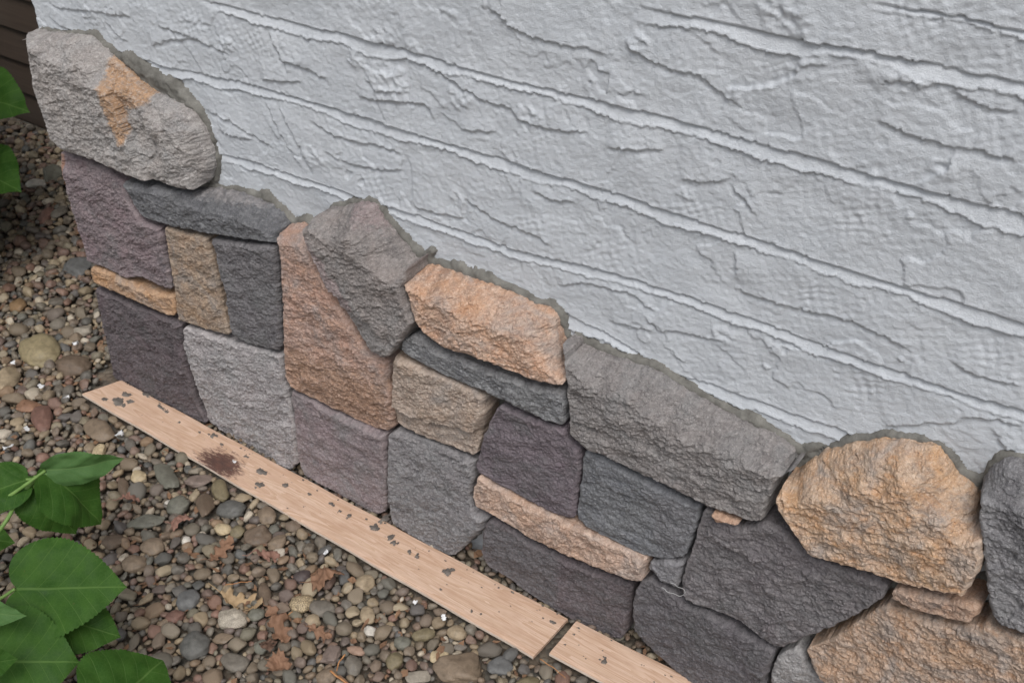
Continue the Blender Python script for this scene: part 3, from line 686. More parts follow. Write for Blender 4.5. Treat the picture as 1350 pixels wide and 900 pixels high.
# torn lumpy spots
for (c, r_) in ROUGH:
    cx, cz, rr = c[0] / 1000, c[1] / 1000, r_ / 1000.0
    s = region_update([(cx, cz)], rr * 1.9)
    d = np.hypot((X[s] - cx) / 1.35, Z[s] - cz) + 0.35 * rr * fbm(X[s] * 40, Z[s] * 40, 2, 41)
    m = 1 - sstep(rr * 0.45, rr * 1.05, d)
    cell = ridged(X[s] * 62, Z[s] * 70, 2, 43)
    H[s] += m * (0.0016 * np.clip(cell - 0.25, -0.7, 1.0) + 0.0016 * chips(X[s] * 75, Z[s] * 85, 44) + 0.0006)
# ridges left at the edge of trowel strokes
rr_ = random.Random(21)
EXTRA = []
for k in range(48):
    x, z_ = rr_.uniform(WX0 + .03, WX1 - .05), rr_.uniform(0.40, WZ1)
    a_ = rr_.choice((-0.2, -0.15, 0.1, 0.35, 1.1, -0.9)) + rr_.uniform(-.25, .25)
    p_ = [(x * 1000, z_ * 1000)]
    for q_ in range(rr_.randint(2, 5)):
        a_ += rr_.uniform(-.45, .45)
        x += 0.022 * math.cos(a_)
        z_ += 0.022 * math.sin(a_)
        p_.append((x * 1000, z_ * 1000))
    EXTRA.append(p_)
for k, l in enumerate(RIDGES + EXTRA):
    pts = mpts(l)
    amp = 1.0 if k < len(RIDGES) else 0.38
    s = region_update(pts, 0.06)
    xx = X[s] + 0.0022 * fbm(X[s] * 75, Z[s] * 75, 3, 50 + k) + 0.0011 * perlin(X[s] * 230, Z[s] * 230, 53 + k)
    zz = Z[s] + 0.0022 * fbm(X[s] * 75, Z[s] * 75, 3, 90 + k)
    d, sg, arc, L = seg_dist(xx, zz, pts)
    end = np.clip(np.minimum(arc, L - arc) / 0.012, 0, 1)
    lump = 0.75 + 0.8 * perlin(X[s] * 95, Z[s] * 95, 130 + k)
    sd = d * sg
    lip = np.exp(-(sd / 0.0014) ** 2) * 0.0010 * sstep(-0.25, 0.35, perlin(X[s] * 30, Z[s] * 30, 137 + k)) * np.clip(lump + 0.5 * perlin(X[s] * 220, Z[s] * 220, 133 + k), 0, 2)
    side = 1
    stp = np.where(sd * side > 0, np.exp(-d / 0.035), 0) * 0.0026
    und = np.where(sd * side < 0, np.exp(-((d - 0.004) / 0.0035) ** 2), 0) * -0.0011
    H[s] += (lip + stp + und) * end * amp
# drip courses: the coat bridges the laps of the siding below
for k, (l, wdt) in enumerate(GROOVES):
    pts = mpts(l)
    px_ = np.array([p[0] for p in pts])
    pz_ = np.array([p[1] for p in pts])
    o = np.argsort(px_)
    px_, pz_ = px_[o], pz_[o]
    zt = np.interp(X, px_, pz_)
    zt = zt + 0.0016 * perlin(X * 18, X * 0 + k, 200 + k) + 0.0009 * perlin(X * 120, X * 0 + k, 210 + k)
    w = wdt * 1.18 * (1.0 + 0.55 * perlin(X * 11, X * 0 + k * 3.1, 220 + k) + 0.16 * perlin(X * 48, X * 0 + k * 2.1, 230 + k) + 0.13 * perlin(X * 160, Z * 160, 240 + k))
    d = zt - Z
    fade = sstep(px_[0] - 0.02, px_[0] + 0.05, X) * (1 - sstep(px_[-1] + 0.1, px_[-1] + 0.25, X))
    inb = (d > 0) & (d < w)
    q = np.clip(d / np.maximum(w, 1e-4), 0, 1)
    band = -0.0036 + 0.0054 * q ** 0.9 + 0.00025 * fbm(X * 130, Z * 130, 2, 260)
    keep = 0.2 * H
    H = np.where(inb, H * (1 - fade) + fade * (band + keep), H)
    up = (d <= 0)
    H += fade * np.where(up, np.exp(d / 0.0035) * 0.0014 * (0.8 + 0.7 * perlin(X * 70, Z * 40, 270 + k)), 0)
    lowd = d - w
    H += fade * np.where(lowd > 0, -np.exp(-lowd / 0.004) * 0.0013, 0)
    H += fade * np.exp(-((lowd + 0.0012) / 0.0016) ** 2) * 0.0010 * (1 + 1.2 * perlin(X * 150, Z * 150, 280 + k))
# rounded arris at the corner of the house
edge = X - WX0
H += -0.010 * (1 - sstep(0, 0.014, edge + 0.003 * fbm(Z * 50, Z * 0, 2, 300)))

wv = np.stack([X.ravel(), -H.ravel(), Z.ravel()], 1)
wi = np.arange(X.size).reshape(X.shape)
wf = np.stack([wi[:-1, :-1].ravel(), wi[:-1, 1:].ravel(), wi[1:, 1:].ravel(), wi[1:, :-1].ravel()], 1)
M_STUCCO = stucco_material()
house_wall = tag(link('house_wall', None), 'grey scratch-coated house wall with trowel ridges and horizontal grooves above the stones', 'wall')
house_wall.location = (0, 0, 0)
link('scratch_coat', np_mesh('scratch_coat', wv, wf), M_STUCCO, house_wall)


def box_mesh(name, lo, hi, bevel=0.0):
    bm = bmesh.new()
    bmesh.ops.create_cube(bm, size=1.0)
    for v in bm.verts:
        v.co = Vector([lo[i] + (v.co[i] + 0.5) * (hi[i] - lo[i]) for i in range(3)])
    if bevel:
        bmesh.ops.bevel(bm, geom=bm.edges[:], offset=bevel, segments=2, affect='EDGES', profile=0.6)
    me = bpy.data.meshes.new(name)
    bm.to_mesh(me)
    bm.free()
    return me


# wall body behind the coat, the return towards the set-back siding and the wall above and beside the view
link('wall_core', box_mesh('wall_core', (WX0 + 0.004, 0.012, GROUND_Z - 0.05), (2.6, 0.66, 2.9), 0.003), M_STUCCO, house_wall)
def coat_panel(x0, x1, z0, z1, st):
    gx, gz = np.meshgrid(np.linspace(x0, x1, int((x1 - x0) / st) + 2), np.linspace(z0, z1, int((z1 - z0) / st) + 2))
    e = np.minimum(np.minimum(gx - x0, x1 - gx), np.minimum(gz - z0, z1 - gz))
    hh = 0.0022 * fbm(gx * 7, gz * 9, 3, 1) + 0.0016 * chips(gx * 6.5 + 0.35 * fbm(gx * 20, gz * 20, 3, 61) + gz * 2, gz * 11, 65) + 0.0008 * fbm(gx * 60, gz * 60, 3, 71)
    lapz = (gz - 0.62) / 0.1085 + 0.012 * fbm(gx * 6, gz * 0, 2, 75)
    fr = 1 - (lapz - np.floor(lapz))
    hh += np.where(fr < 0.12, -0.0044 + 0.0062 * fr / 0.12, 0) * (gz > 0.3)
    ii = np.arange(gx.size).reshape(gx.shape)
    ff = np.stack([ii[:-1, :-1].ravel(), ii[:-1, 1:].ravel(), ii[1:, 1:].ravel(), ii[1:, :-1].ravel()], 1)
    link('scratch_coat', np_mesh('scratch_coat', np.stack([gx.ravel(), -hh.ravel(), gz.ravel()], 1), ff), M_STUCCO, house_wall)


coat_panel(WX1 + 0.0005, 1.6, 0.0, WZ1, 0.007)
coat_panel(1.6005, 2.6, 0.0, WZ1, 0.02)
coat_panel(WX0 + 0.006, 2.6, WZ1 + 0.0005, 2.9, 0.014)
coat_panel(WX0 + 0.006, WX1, GROUND_Z - 0.04, WZ0 - 0.0005, 0.007)

# ------------------------------------------------------------------ stone veneer
veneer = tag(link('stone_veneer', None), 'stepped stone veneer of rough grey, purple and orange stones set against the grey wall', 'stonework')
C = dict(
    light_grey=dict(b=srgb(152, 146, 142), l=srgb(176, 170, 166), d=srgb(112, 107, 105)),
)


def S(r, g, b):
    m = 0.35 * r + 0.45 * g + 0.2 * b
    m2 = m + 6 + max(0.0, (132 - m) * 0.19)
    return srgb(m2 + (r - m) * 0.84, m2 + (g - m) * 0.84, m2 + (b - m) * 0.84, 1.06)


# name: base, light, dark, patch, extra, amount, label
LOOK = {
    'light grey': ((146, 140, 136), (170, 164, 160), (108, 103, 101), (186, 138, 92), (132, 122, 116), .5, 'large light grey stone with a rusty orange streak'),
    'purple': ((112, 98, 101), (136, 122, 123), (82, 72, 76), (170, 120, 88), (126, 108, 108), .5, 'purple grey stone with a rusty left edge'),
    'slab': ((86, 86, 89), (116, 116, 118), (60, 60, 63), (152, 145, 143), None, 0, 'dark grey slab with a dusty top face painted paler as if lit'),  # patch colour paints in the light on the dusty top face
    'tan': ((146, 124, 104), (168, 148, 128), (112, 95, 82), None, (168, 130, 96), .6, 'upright tan stone with orange tinge'),
    'dgrey': ((94, 91, 93), (118, 115, 116), (68, 65, 68), None, (104, 98, 98), .4, 'upright dark grey stone'),
    'oslab': ((164, 128, 98), (186, 152, 120), (126, 96, 72), None, (178, 126, 76), .5, 'thin orange slab'),
    'dpurple': ((78, 68, 71), (102, 92, 94), (52, 45, 48), None, (88, 84, 86), .5, 'very dark purple stone'),
    'lgrey': ((148, 142, 142), (172, 166, 165), (114, 109, 110), None, (136, 126, 126), .5, 'light grey stone'),
    'pink': ((160, 130, 116), (184, 156, 143), (126, 100, 88), (160, 122, 94), (176, 132, 104), .75, 'tall pink and orange stone'),
    'gpink': ((126, 118, 114), (150, 142, 138), (94, 88, 86), (152, 133, 132), (112, 106, 102), .5, 'grey stone with a pinkish top facet'),
    'lpurple': ((124, 111, 113), (146, 133, 133), (96, 85, 88), None, (136, 120, 118), .5, 'pale purple stone'),
    'grey12': ((116, 113, 114), (144, 141, 141), (84, 81, 83), None, (124, 116, 116), .5, 'grey stone with a jutting lower corner'),
    'orange13': ((178, 143, 119), (202, 172, 150), (136, 106, 88), None, (184, 128, 90), .75, 'orange tan stone with a pale top edge'),
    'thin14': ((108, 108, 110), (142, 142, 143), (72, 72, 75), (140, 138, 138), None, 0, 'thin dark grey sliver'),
    'tan15': ((158, 140, 126), (182, 165, 150), (124, 107, 95), None, (150, 124, 106), .5, 'tan stone with a ledge'),
    'purple16': ((96, 86, 92), (118, 107, 112), (70, 62, 67), None, (106, 94, 98), .5, 'purple grey square stone'),
    'blue17': ((104, 105, 109), (128, 129, 132), (76, 77, 81), (116, 114, 117), (96, 98, 104), .5, 'blue grey stone'),
    'strip18': ((172, 144, 126), (196, 170, 152), (134, 108, 92), None, (180, 136, 108), .5, 'long tan strip'),
    'd19': ((82, 73, 76), (106, 97, 99), (58, 51, 54), (98, 95, 97), (92, 80, 82), .4, 'dark two-toned stone'),
    'grey20': ((120, 115, 113), (146, 141, 138), (88, 83, 82), None, (130, 120, 116), .5, 'big brownish grey stone'),
    'orange21': ((178, 146, 118), (200, 174, 150), (128, 112, 100), None, (190, 134, 84), .9, 'big orange boulder-like stone'),
    'grey22': ((116, 114, 116), (144, 142, 143), (84, 82, 84), (88, 86, 89), (126, 120, 120), .4, 'grey stone at the right edge'),
    'd23': ((98, 93, 95), (124, 119, 120), (70, 66, 68), None, (110, 102, 100), .5, 'dark grey diamond-shaped stone'),
    's24': ((168, 132, 108), (190, 156, 132), (130, 98, 80), None, None, 0, 'tiny orange wedge'),
    's25': ((112, 110, 113), (136, 134, 136), (84, 82, 85), None, None, 0, 'small grey filler stone'),
    'd26': ((80, 76, 79), (106, 102, 104), (56, 52, 55), None, (90, 84, 86), .4, 'dark charcoal stone'),
    'l27': ((140, 137, 136), (164, 161, 160), (106, 103, 103), None, None, 0, 'small pale grey stone'),
    'orange28': ((164, 137, 116), (188, 164, 144), (120, 102, 88), None, (182, 130, 86), .8, 'wide orange brown stone'),
    'far grey': ((118, 114, 114), (144, 140, 139), (88, 84, 84), None, (126, 118, 114), .5, 'mid grey stone beyond the right edge'),
    'far purple': ((104, 93, 97), (126, 115, 119), (78, 68, 72), None, None, 0, 'purple grey stone beyond the right edge'),
    'far dark': ((84, 80, 83), (110, 106, 108), (58, 54, 57), None, None, 0, 'charcoal stone beyond the right edge'),
    'far tan': ((156, 134, 116), (180, 160, 142), (122, 102, 88), None, (166, 130, 100), .6, 'tan stone beyond the right edge'),
    'far light': ((142, 138, 136), (166, 162, 160), (108, 104, 103), None, None, 0, 'light grey stone below the frame'),
    'far blue': ((104, 106, 110), (128, 130, 133), (76, 78, 82), None, None, 0, 'blue grey stone below the frame'),
    'far orange': ((172, 140, 114), (196, 168, 146), (130, 104, 86), None, (182, 130, 90), .7, 'orange stone below the frame'),
    'strip29': ((166, 134, 112), (190, 160, 138), (128, 100, 82), None, (180, 130, 96), .5, 'small thin orange strip'),
}


def resample(pts, step):
    out = []
    n = len(pts)
    for i in range(n):
        a, b = np.array(pts[i]), np.array(pts[(i + 1) % n])
        L = math.hypot(*(b - a)[:2])
        k = max(1, int(round(L / step)))
        for j in range(k):
            out.append(a + (b - a) * j / k)
    return np.array(out)


def chaikin(P):
    P = np.array(P)
    Q = np.roll(P, -1, 0)
    out = np.empty((2 * len(P), P.shape[1]))
    out[0::2] = 0.88 * P + 0.12 * Q
    out[1::2] = 0.12 * P + 0.88 * Q
    return out


def poly_area(P):
    x, y = P[:, 0], P[:, 1]
    return 0.5 * np.sum(x * np.roll(y, -1) - np.roll(x, -1) * y)


ROUGHNESS = {'lpurple': .5, 'purple16': .55, 'blue17': .55, 'd19': .6, 'dpurple': .8, 'dgrey': .7, 'tan': .75, 's25': .6, 'l27': .7, 'orange13': 1.2, 'orange21': 1.2, 'orange28': 1.25, 'grey20': 1.2, 'grey12': 1.15, 'd26': .75, 'tan15': .85, 'lgrey': 1.1, 'strip18': 1.0, 'slab': .8}
GRID = 0.0023


def build_stone(idx, key, thk, outl, creases, patches):
    T = thk / 1000.0
    P = np.array(outl, float) / 1000.0
    if poly_area(P) < 0:
        P = P[::-1]
    P = resample(chaikin(P), GRID * 1.1)
    # broken outline
    nb = 0.0019 * fbm(P[:, 0] * 60, P[:, 1] * 60, 4, 400 + idx, 0.6)
    tn = np.roll(P, -1, 0)[:, :2] - np.roll(P, 1, 0)[:, :2]
    tn /= np.linalg.norm(tn, axis=1)[:, None] + 1e-9
    P[:, 0] += tn[:, 1] * (nb - 0.0006)
    P[:, 1] -= tn[:, 0] * (nb - 0.0006)
    lo, hi = P[:, :2].min(0), P[:, :2].max(0)
    gx, gz = np.meshgrid(np.arange(lo[0], hi[0], GRID), np.arange(lo[1], hi[1], GRID * 0.87))
    gx[1::2] += GRID / 2
    gx = gx.ravel() + rng.uniform(-.2, .2, gx.size) * GRID
    gz = gz.ravel() + rng.uniform(-.2, .2, gz.size) * GRID
    coarse = [tuple(p) for p in P[:, :2]]
    m = inside(gx, gz, coarse)
    gx, gz = gx[m], gz[m]

    # distance to the outline points (dense enough)
    def near(x, z):
        dm = np.full(x.shape, 1e9)
        dep = np.zeros(x.shape)
        wsum = np.zeros(x.shape)
        for i in range(0, len(P)):
            d = np.hypot(x - P[i, 0], z - P[i, 1])
            dm = np.minimum(dm, d)
            w = 1.0 / (d * d + 2e-6) ** 1.5
            dep += w * P[i, 2]
            wsum += w
        return dm, dep / wsum
    dm, dep = near(gx, gz)
    k = dm > GRID * 0.62
    gx, gz, dm, dep = gx[k], gz[k], dm[k], dep[k]
    n = len(P)
    vx = np.concatenate([P[:, 0], gx])
    vz = np.concatenate([P[:, 1], gz])
    vd = np.concatenate([np.zeros(n), dm])
    ve = np.concatenate([P[:, 2], dep])
    # facets and ledges: how far the face falls behind the stone's highest plane
    fall = np.zeros(vx.shape)
    for kind, l, amt in creases:
        pts = mpts(l)
        jx = vx + 0.004 * fbm(vx * 35, vz * 35, 3, 600 + idx)
        jz = vz + 0.004 * fbm(vx * 35, vz * 35, 3, 640 + idx)
        if kind == 'c':
            (ax, az), (bx, bz) = pts
            L = math.hypot(bx - ax, bz - az)
            right = -((bx - ax) * (jz - az) - (bz - az) * (jx - ax)) / L
            dist = right if amt > 0 else -right
            fall += abs(amt) * np.clip(dist, 0, None) * 0.8
        else:
            d, sg, arc, L = seg_dist(jx, jz, pts)
            fall += np.where(sg < 0, 1, 0) * amt / 1000.0 * (1 - sstep(0.03, 0.09, d))
    # height over the wall, rounding over at the outline
    top = np.maximum(T - fall, ve + 0.0015)
    rad = np.maximum(0.0030, (top - ve) * np.where(ve < 0.65 * T, 0.85, 0.5)) * (1 + 0.5 * perlin(vx * 30, vz * 30, 500 + idx))
    q = np.clip(1 - vd / rad, 0, 1)
    h = ve + (top - ve) * (0.45 * np.sqrt(np.clip(1 - q ** 1.8, 0, 1)) + 0.55 * (1 - q))
    inner = sstep(0.0, 0.007, vd)
    # cleft, layered relief
    a = math.radians(14 + 8 * math.sin(idx * 2.3))
    lx, lz = vx * math.cos(a) + vz * math.sin(a), -vx * math.sin(a) + vz * math.cos(a)
    ro = ROUGHNESS.get(key, 1.0)
    big = 0.75 * fbm(lx * 13, lz * 17, 3, 700 + idx)
    lay = 0.9 * fbm(lx * 20, lz * 32, 4, 720 + idx) + 0.7 * fbm(lx * 8, lz * 11, 2, 725 + idx)
    ter = np.floor(lay * 4.5) + sstep(0.55, 1.0, lay * 4.5 - np.floor(lay * 4.5))
    h += inner * (0.0021 * big + 0.0010 * ter)
    h += ro * inner * chips(lx * 20 + 0.25 * fbm(lx * 40, lz * 40, 2, 745), lz * 34, 740 + idx) * 0.0020
    h += (0.25 + 0.75 * inner) * ro * chips(lx * 48, lz * 105 + 0.3 * fbm(lx * 90, lz * 90, 2, 747), 750 + idx) * 0.0014
    h += (0.3 + 0.7 * inner) * ro * chips(lx * 105 + 0.4 * fbm(lx * 150, lz * 150, 2, 751), lz * 220, 770 + idx) * 0.0012
    h += (0.3 + 0.7 * inner) * 0.0013 * fbm(lx * 140, lz * 190, 3, 760 + idx, 0.75)
    h = np.maximum(h, 0.010)
    # patch mask
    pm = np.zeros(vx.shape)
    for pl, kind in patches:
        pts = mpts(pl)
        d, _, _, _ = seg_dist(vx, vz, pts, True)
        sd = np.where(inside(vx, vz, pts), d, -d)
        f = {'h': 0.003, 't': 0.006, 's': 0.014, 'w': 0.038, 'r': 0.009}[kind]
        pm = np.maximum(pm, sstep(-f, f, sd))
    res = delaunay_2d_cdt([Vector((x, z)) for x, z in zip(vx, vz)], [], [list(range(n))], 1, 1e-7)
    ov, of, orig = res[0], res[2], res[3]
    src = np.array([o[0] if o else 0 for o in orig])
    hv, pv = h[src], pm[src]
    bx_, bz_ = np.array([v.x for v in ov]), np.array([v.y for v in ov])
    front = np.stack([bx_, -hv, bz_], 1)
    faces = np.array([f if len(f) == 3 else f[:3] for f in of], np.int32)
    # make every face look outwards (towards -Y)
    A, B, D = front[faces[:, 0]], front[faces[:, 1]], front[faces[:, 2]]
    nrm = np.cross(B - A, D - A)
    fl = nrm[:, 1] > 0
    faces[fl] = faces[fl][:, ::-1]
    # sides: rings back to the wall
    back_idx = {}
    ring_src = []
    inv = {}
    for i, o in enumerate(orig):
        for q_ in o:
            if q_ < n and q_ not in inv:
                inv[q_] = i
    ring0 = [inv[i] for i in range(n) if i in inv]
    rn = len(ring0)
    V = [front]
    PV = [pv]
    F = [faces]
    prev = np.array(ring0)
    total = len(front)
    base = front[prev]
    cen = base.mean(0)
    for lev, fr in enumerate((0.72, 0.4, 0.0)):
        r = base.copy()
        r[:, 1] = base[:, 1] * fr + (0.001 if fr == 0 else 0)
        off = 0.0013 * fbm(r[:, 0] * 90 + lev * 7, r[:, 2] * 90 + lev * 3, 2, 800 + idx)
        dirv = r[:, [0, 2]] - cen[[0, 2]]
        dirv /= np.linalg.norm(dirv, axis=1)[:, None] + 1e-9
        r[:, 0] += dirv[:, 0] * off
        r[:, 2] += dirv[:, 1] * off
        cur = np.arange(total, total + rn)
        total += rn
        V.append(r)
        PV.append(pv[ring0] if True else 0)
        nx_, px2 = np.roll(prev, -1), np.roll(cur, -1)
        F.append(np.stack([prev, cur, nx_], 1))
        F.append(np.stack([nx_, cur, px2], 1))
        prev = cur
    V = np.concatenate(V)
    Fa = np.concatenate(F)
    # object origin at the stone's own centre on the wall
    o = np.array([cen[0], 0.0, cen[2]])
    me = np_mesh('stone', V - o, Fa, smooth=False)
    bm = bmesh.new()
    bm.from_mesh(me)
    bmesh.ops.recalc_face_normals(bm, faces=bm.faces)
    ok = sum(f.normal.y * f.calc_area() for f in bm.faces) < 0
    if not ok:
        bmesh.ops.reverse_faces(bm, faces=bm.faces)
    bm.to_mesh(me)
    bm.free()
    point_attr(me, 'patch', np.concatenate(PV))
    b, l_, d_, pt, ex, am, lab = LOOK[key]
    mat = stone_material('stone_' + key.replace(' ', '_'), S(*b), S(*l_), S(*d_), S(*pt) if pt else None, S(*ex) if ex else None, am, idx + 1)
    ob = link('stone', me, mat, veneer, tuple(o))
    ob['label'] = lab
    return ob


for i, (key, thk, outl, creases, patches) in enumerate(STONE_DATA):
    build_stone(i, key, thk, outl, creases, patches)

# mortar bed: skim in the joints and squeezed-out mortar along the upper edges
mg = 0.0032
mx, mz = np.meshgrid(np.arange(-1.70, 0.50, mg), np.arange(-0.01, 0.80, mg))
dist = np.full(mx.shape, 1e9)
for key, thk, outl, creases, patches in STONE_DATA:
    pts = [(p[0] / 1000, p[1] / 1000) for p in outl]
    x0, x1 = min(p[0] for p in pts) - .04, max(p[0] for p in pts) + .04
    z0, z1 = min(p[1] for p in pts) - .04, max(p[1] for p in pts) + .04
    i0, i1 = max(0, int((x0 + 1.70) / mg)), max(0, int((x1 + 1.70) / mg) + 1)
    j0, j1 = max(0, int((z0 + .01) / mg)), max(0, int((z1 + .01) / mg) + 1)
    s = (slice(j0, j1), slice(i0, i1))
    d, _, _, _ = seg_dist(mx[s], mz[s], pts, True)
    d = np.where(inside(mx[s], mz[s], pts), -d, d)
    dist[s] = np.minimum(dist[s], d)
mh = 0.007 * (1 - sstep(0.001, 0.0065, dist + 0.004 * fbm(mx * 30, mz * 30, 3, 900)))
for l in MORTAR_PATCHES:
    pts = mpts(l)
    d, _, _, _ = seg_dist(mx + 0.003 * fbm(mx * 40, mz * 40, 3, 910), mz + 0.003 * fbm(mx * 40, mz * 40, 3, 915), pts, True)
    sd = np.where(inside(mx, mz, pts), d, -d)
    sd = sd - 0.0080 - 0.008 * fbm(mx * 16, mz * 16, 2, 917)
    mh = np.maximum(mh, 0.0095 * np.clip((sd + 0.001) / 0.011, 0, 1) ** 0.7 * (1 + 0.3 * fbm(mx * 60, mz * 60, 3, 920) + 0.12 * chips(mx * 60, mz * 60, 921)))
mh *= sstep(-0.016, -0.004, dist)
mh += np.where(mh > 0.001, 0.0016 * fbm(mx * 80, mz * 80, 3, 930) + 0.001 * ridged(mx * 100, mz * 100, 2, 935) - 0.001, 0)
mi = np.arange(mx.size).reshape(mx.shape)
mq = np.stack([mi[:-1, :-1].ravel(), mi[:-1, 1:].ravel(), mi[1:, 1:].ravel(), mi[1:, :-1].ravel()], 1)
mhf = mh.ravel()
mq = mq[(mhf[mq].max(1) > 0.0012) & (dist.ravel()[mq].max(1) > -0.022)]
used = np.unique(mq)
remap = np.zeros(mx.size, int)
remap[used] = np.arange(len(used))
mv = np.stack([mx.ravel(), -mhf - 0.0004 + np.where(mhf < 0.0012, 0.004, 0), mz.ravel()], 1)[used]
link('mortar', np_mesh('mortar', mv, remap[mq]), mortar_material('mortar', srgb(97, 95, 90), srgb(126, 124, 118)), veneer)

# ------------------------------------------------------------------ set-back brown lap siding
M_SID = siding_material()
siding = tag(link('siding_wall', None, loc=(-2.9, 0.66, 0)), 'dark brown lap siding wall set back behind the house corner', 'wall')
lap = 0.0985
z = -0.024
zz = [v / 1000 for v in SIDING][:3][::-1]
base_z = zz[0]
for k in range(26):
    z0 = base_z + (k - 1) * lap
    if z0 < -0.03:
        z0 = -0.03
    z1 = base_z + k * lap + 0.012
    bm = bmesh.new()
    prof = [(0.624 - 0.660, z0), (0.632 - 0.660 + 0.009, z1), (0.0, z1), (0.0, z0)]
    prof = [(-0.036, z0), (-0.022, z1), (-0.012, z1), (-0.024, z0)]
    vs = []
    for x in (-3.2, WX0 + 2.9 + 0.002):
        vs.append([bm.verts.new((x, y, zc)) for y, zc in prof])
    for a in range(4):
        bm.faces.new((vs[0][a], vs[0][(a + 1) % 4], vs[1][(a + 1) % 4], vs[1][a]))
    bm.faces.new(vs[0][::-1])
    bm.faces.new(vs[1])
    bmesh.ops.recalc_face_normals(bm, faces=bm.faces)
    me = bpy.data.meshes.new('siding_board')
    bm.to_mesh(me)
    bm.free()
    link('siding_board', me, M_SID, siding)
link('sheathing', box_mesh('sheathing', (-3.2, -0.010, -0.08), (WX0 + 2.9 + 0.002, 0.2, 2.55)), M_SID, siding)

# ------------------------------------------------------------------ boards
def ico(sub):
    bm = bmesh.new()
    bmesh.ops.create_icosphere(bm, subdivisions=sub, radius=1.0)
    v = np.array([tuple(x.co) for x in bm.verts])
    f = np.array([[q.index for q in t.verts] for t in bm.faces])
    bm.free()
    return v, f


M_WOOD = wood_material()
M_SPOT = mortar_material('dried_mortar', srgb(86, 80, 76), srgb(126, 119, 112))


M_EDGE = plain_material('sawn_edge', srgb(214, 196, 180), srgb(226, 210, 196), 0.8, 90, 0.0006)


def lump_mesh(name, rx, ry, h, seed, nseg=14):
    V, F = [], []
    rings = [(1.0, 0.0), (0.86, 0.6), (0.5, 0.95)]
    for r, hh in rings:
        for k in range(nseg):
            t = 2 * math.pi * k / nseg
            w = 1 + 0.6 * float(perlin(math.cos(t) * 1.9 + 5, math.sin(t) * 1.9, seed)) + 0.45 * float(perlin(math.cos(t) * 4, math.sin(t) * 5, seed + 3))
            V.append((rx * r * w * math.cos(t), ry * r * w * math.sin(t), h * hh * (1 + 0.4 * float(perlin(k * 0.9, r * 5, seed)))))
    V.append((0, 0, h))
    for a in range(2):
        for k in range(nseg):
            F.append((a * nseg + k, a * nseg + (k + 1) % nseg, (a + 1) * nseg + (k + 1) % nseg, (a + 1) * nseg + k))
    for k in range(nseg):
        F.append((2 * nseg + k, 2 * nseg + (k + 1) % nseg, 3 * nseg))
    me = bpy.data.meshes.new(name)
    me.from_pydata(V, [], F)
    for p in me.polygons:
        p.use_smooth = True
    me.update()
    return me


def crumb_cluster(rx, ry, seed):
    r_ = random.Random(seed)
    vs, fs, nb = [], [], 0
    n = 3 if rx < 0.0035 else (7 if rx < 0.007 else 15)
    for q in range(n):
        k = r_.uniform(0.22, 0.5) if q else 0.62
        a, d = r_.uniform(0, 6.28), (abs(r_.gauss(0, 0.5)) if q else 0)
        me = lump_mesh('x', rx * k, max(ry * k, 0.0006), max(0.0007, 0.0026 * k * min(1.3, rx / 0.006)), seed * 20 + q, 10)
        v = np.array([tuple(w.co) for w in me.vertices]) + np.array([rx * d * math.cos(a), ry * d * math.sin(a), 0])
        f = [tuple(i_ + nb for i_ in p.vertices) for p in me.polygons]
        bpy.data.meshes.remove(me)
        vs += [tuple(w) for w in v]
        fs += f
        nb += len(v)
    me = bpy.data.meshes.new('mortar_spot')
    me.from_pydata(vs, [], fs)
    me.update()
    return me


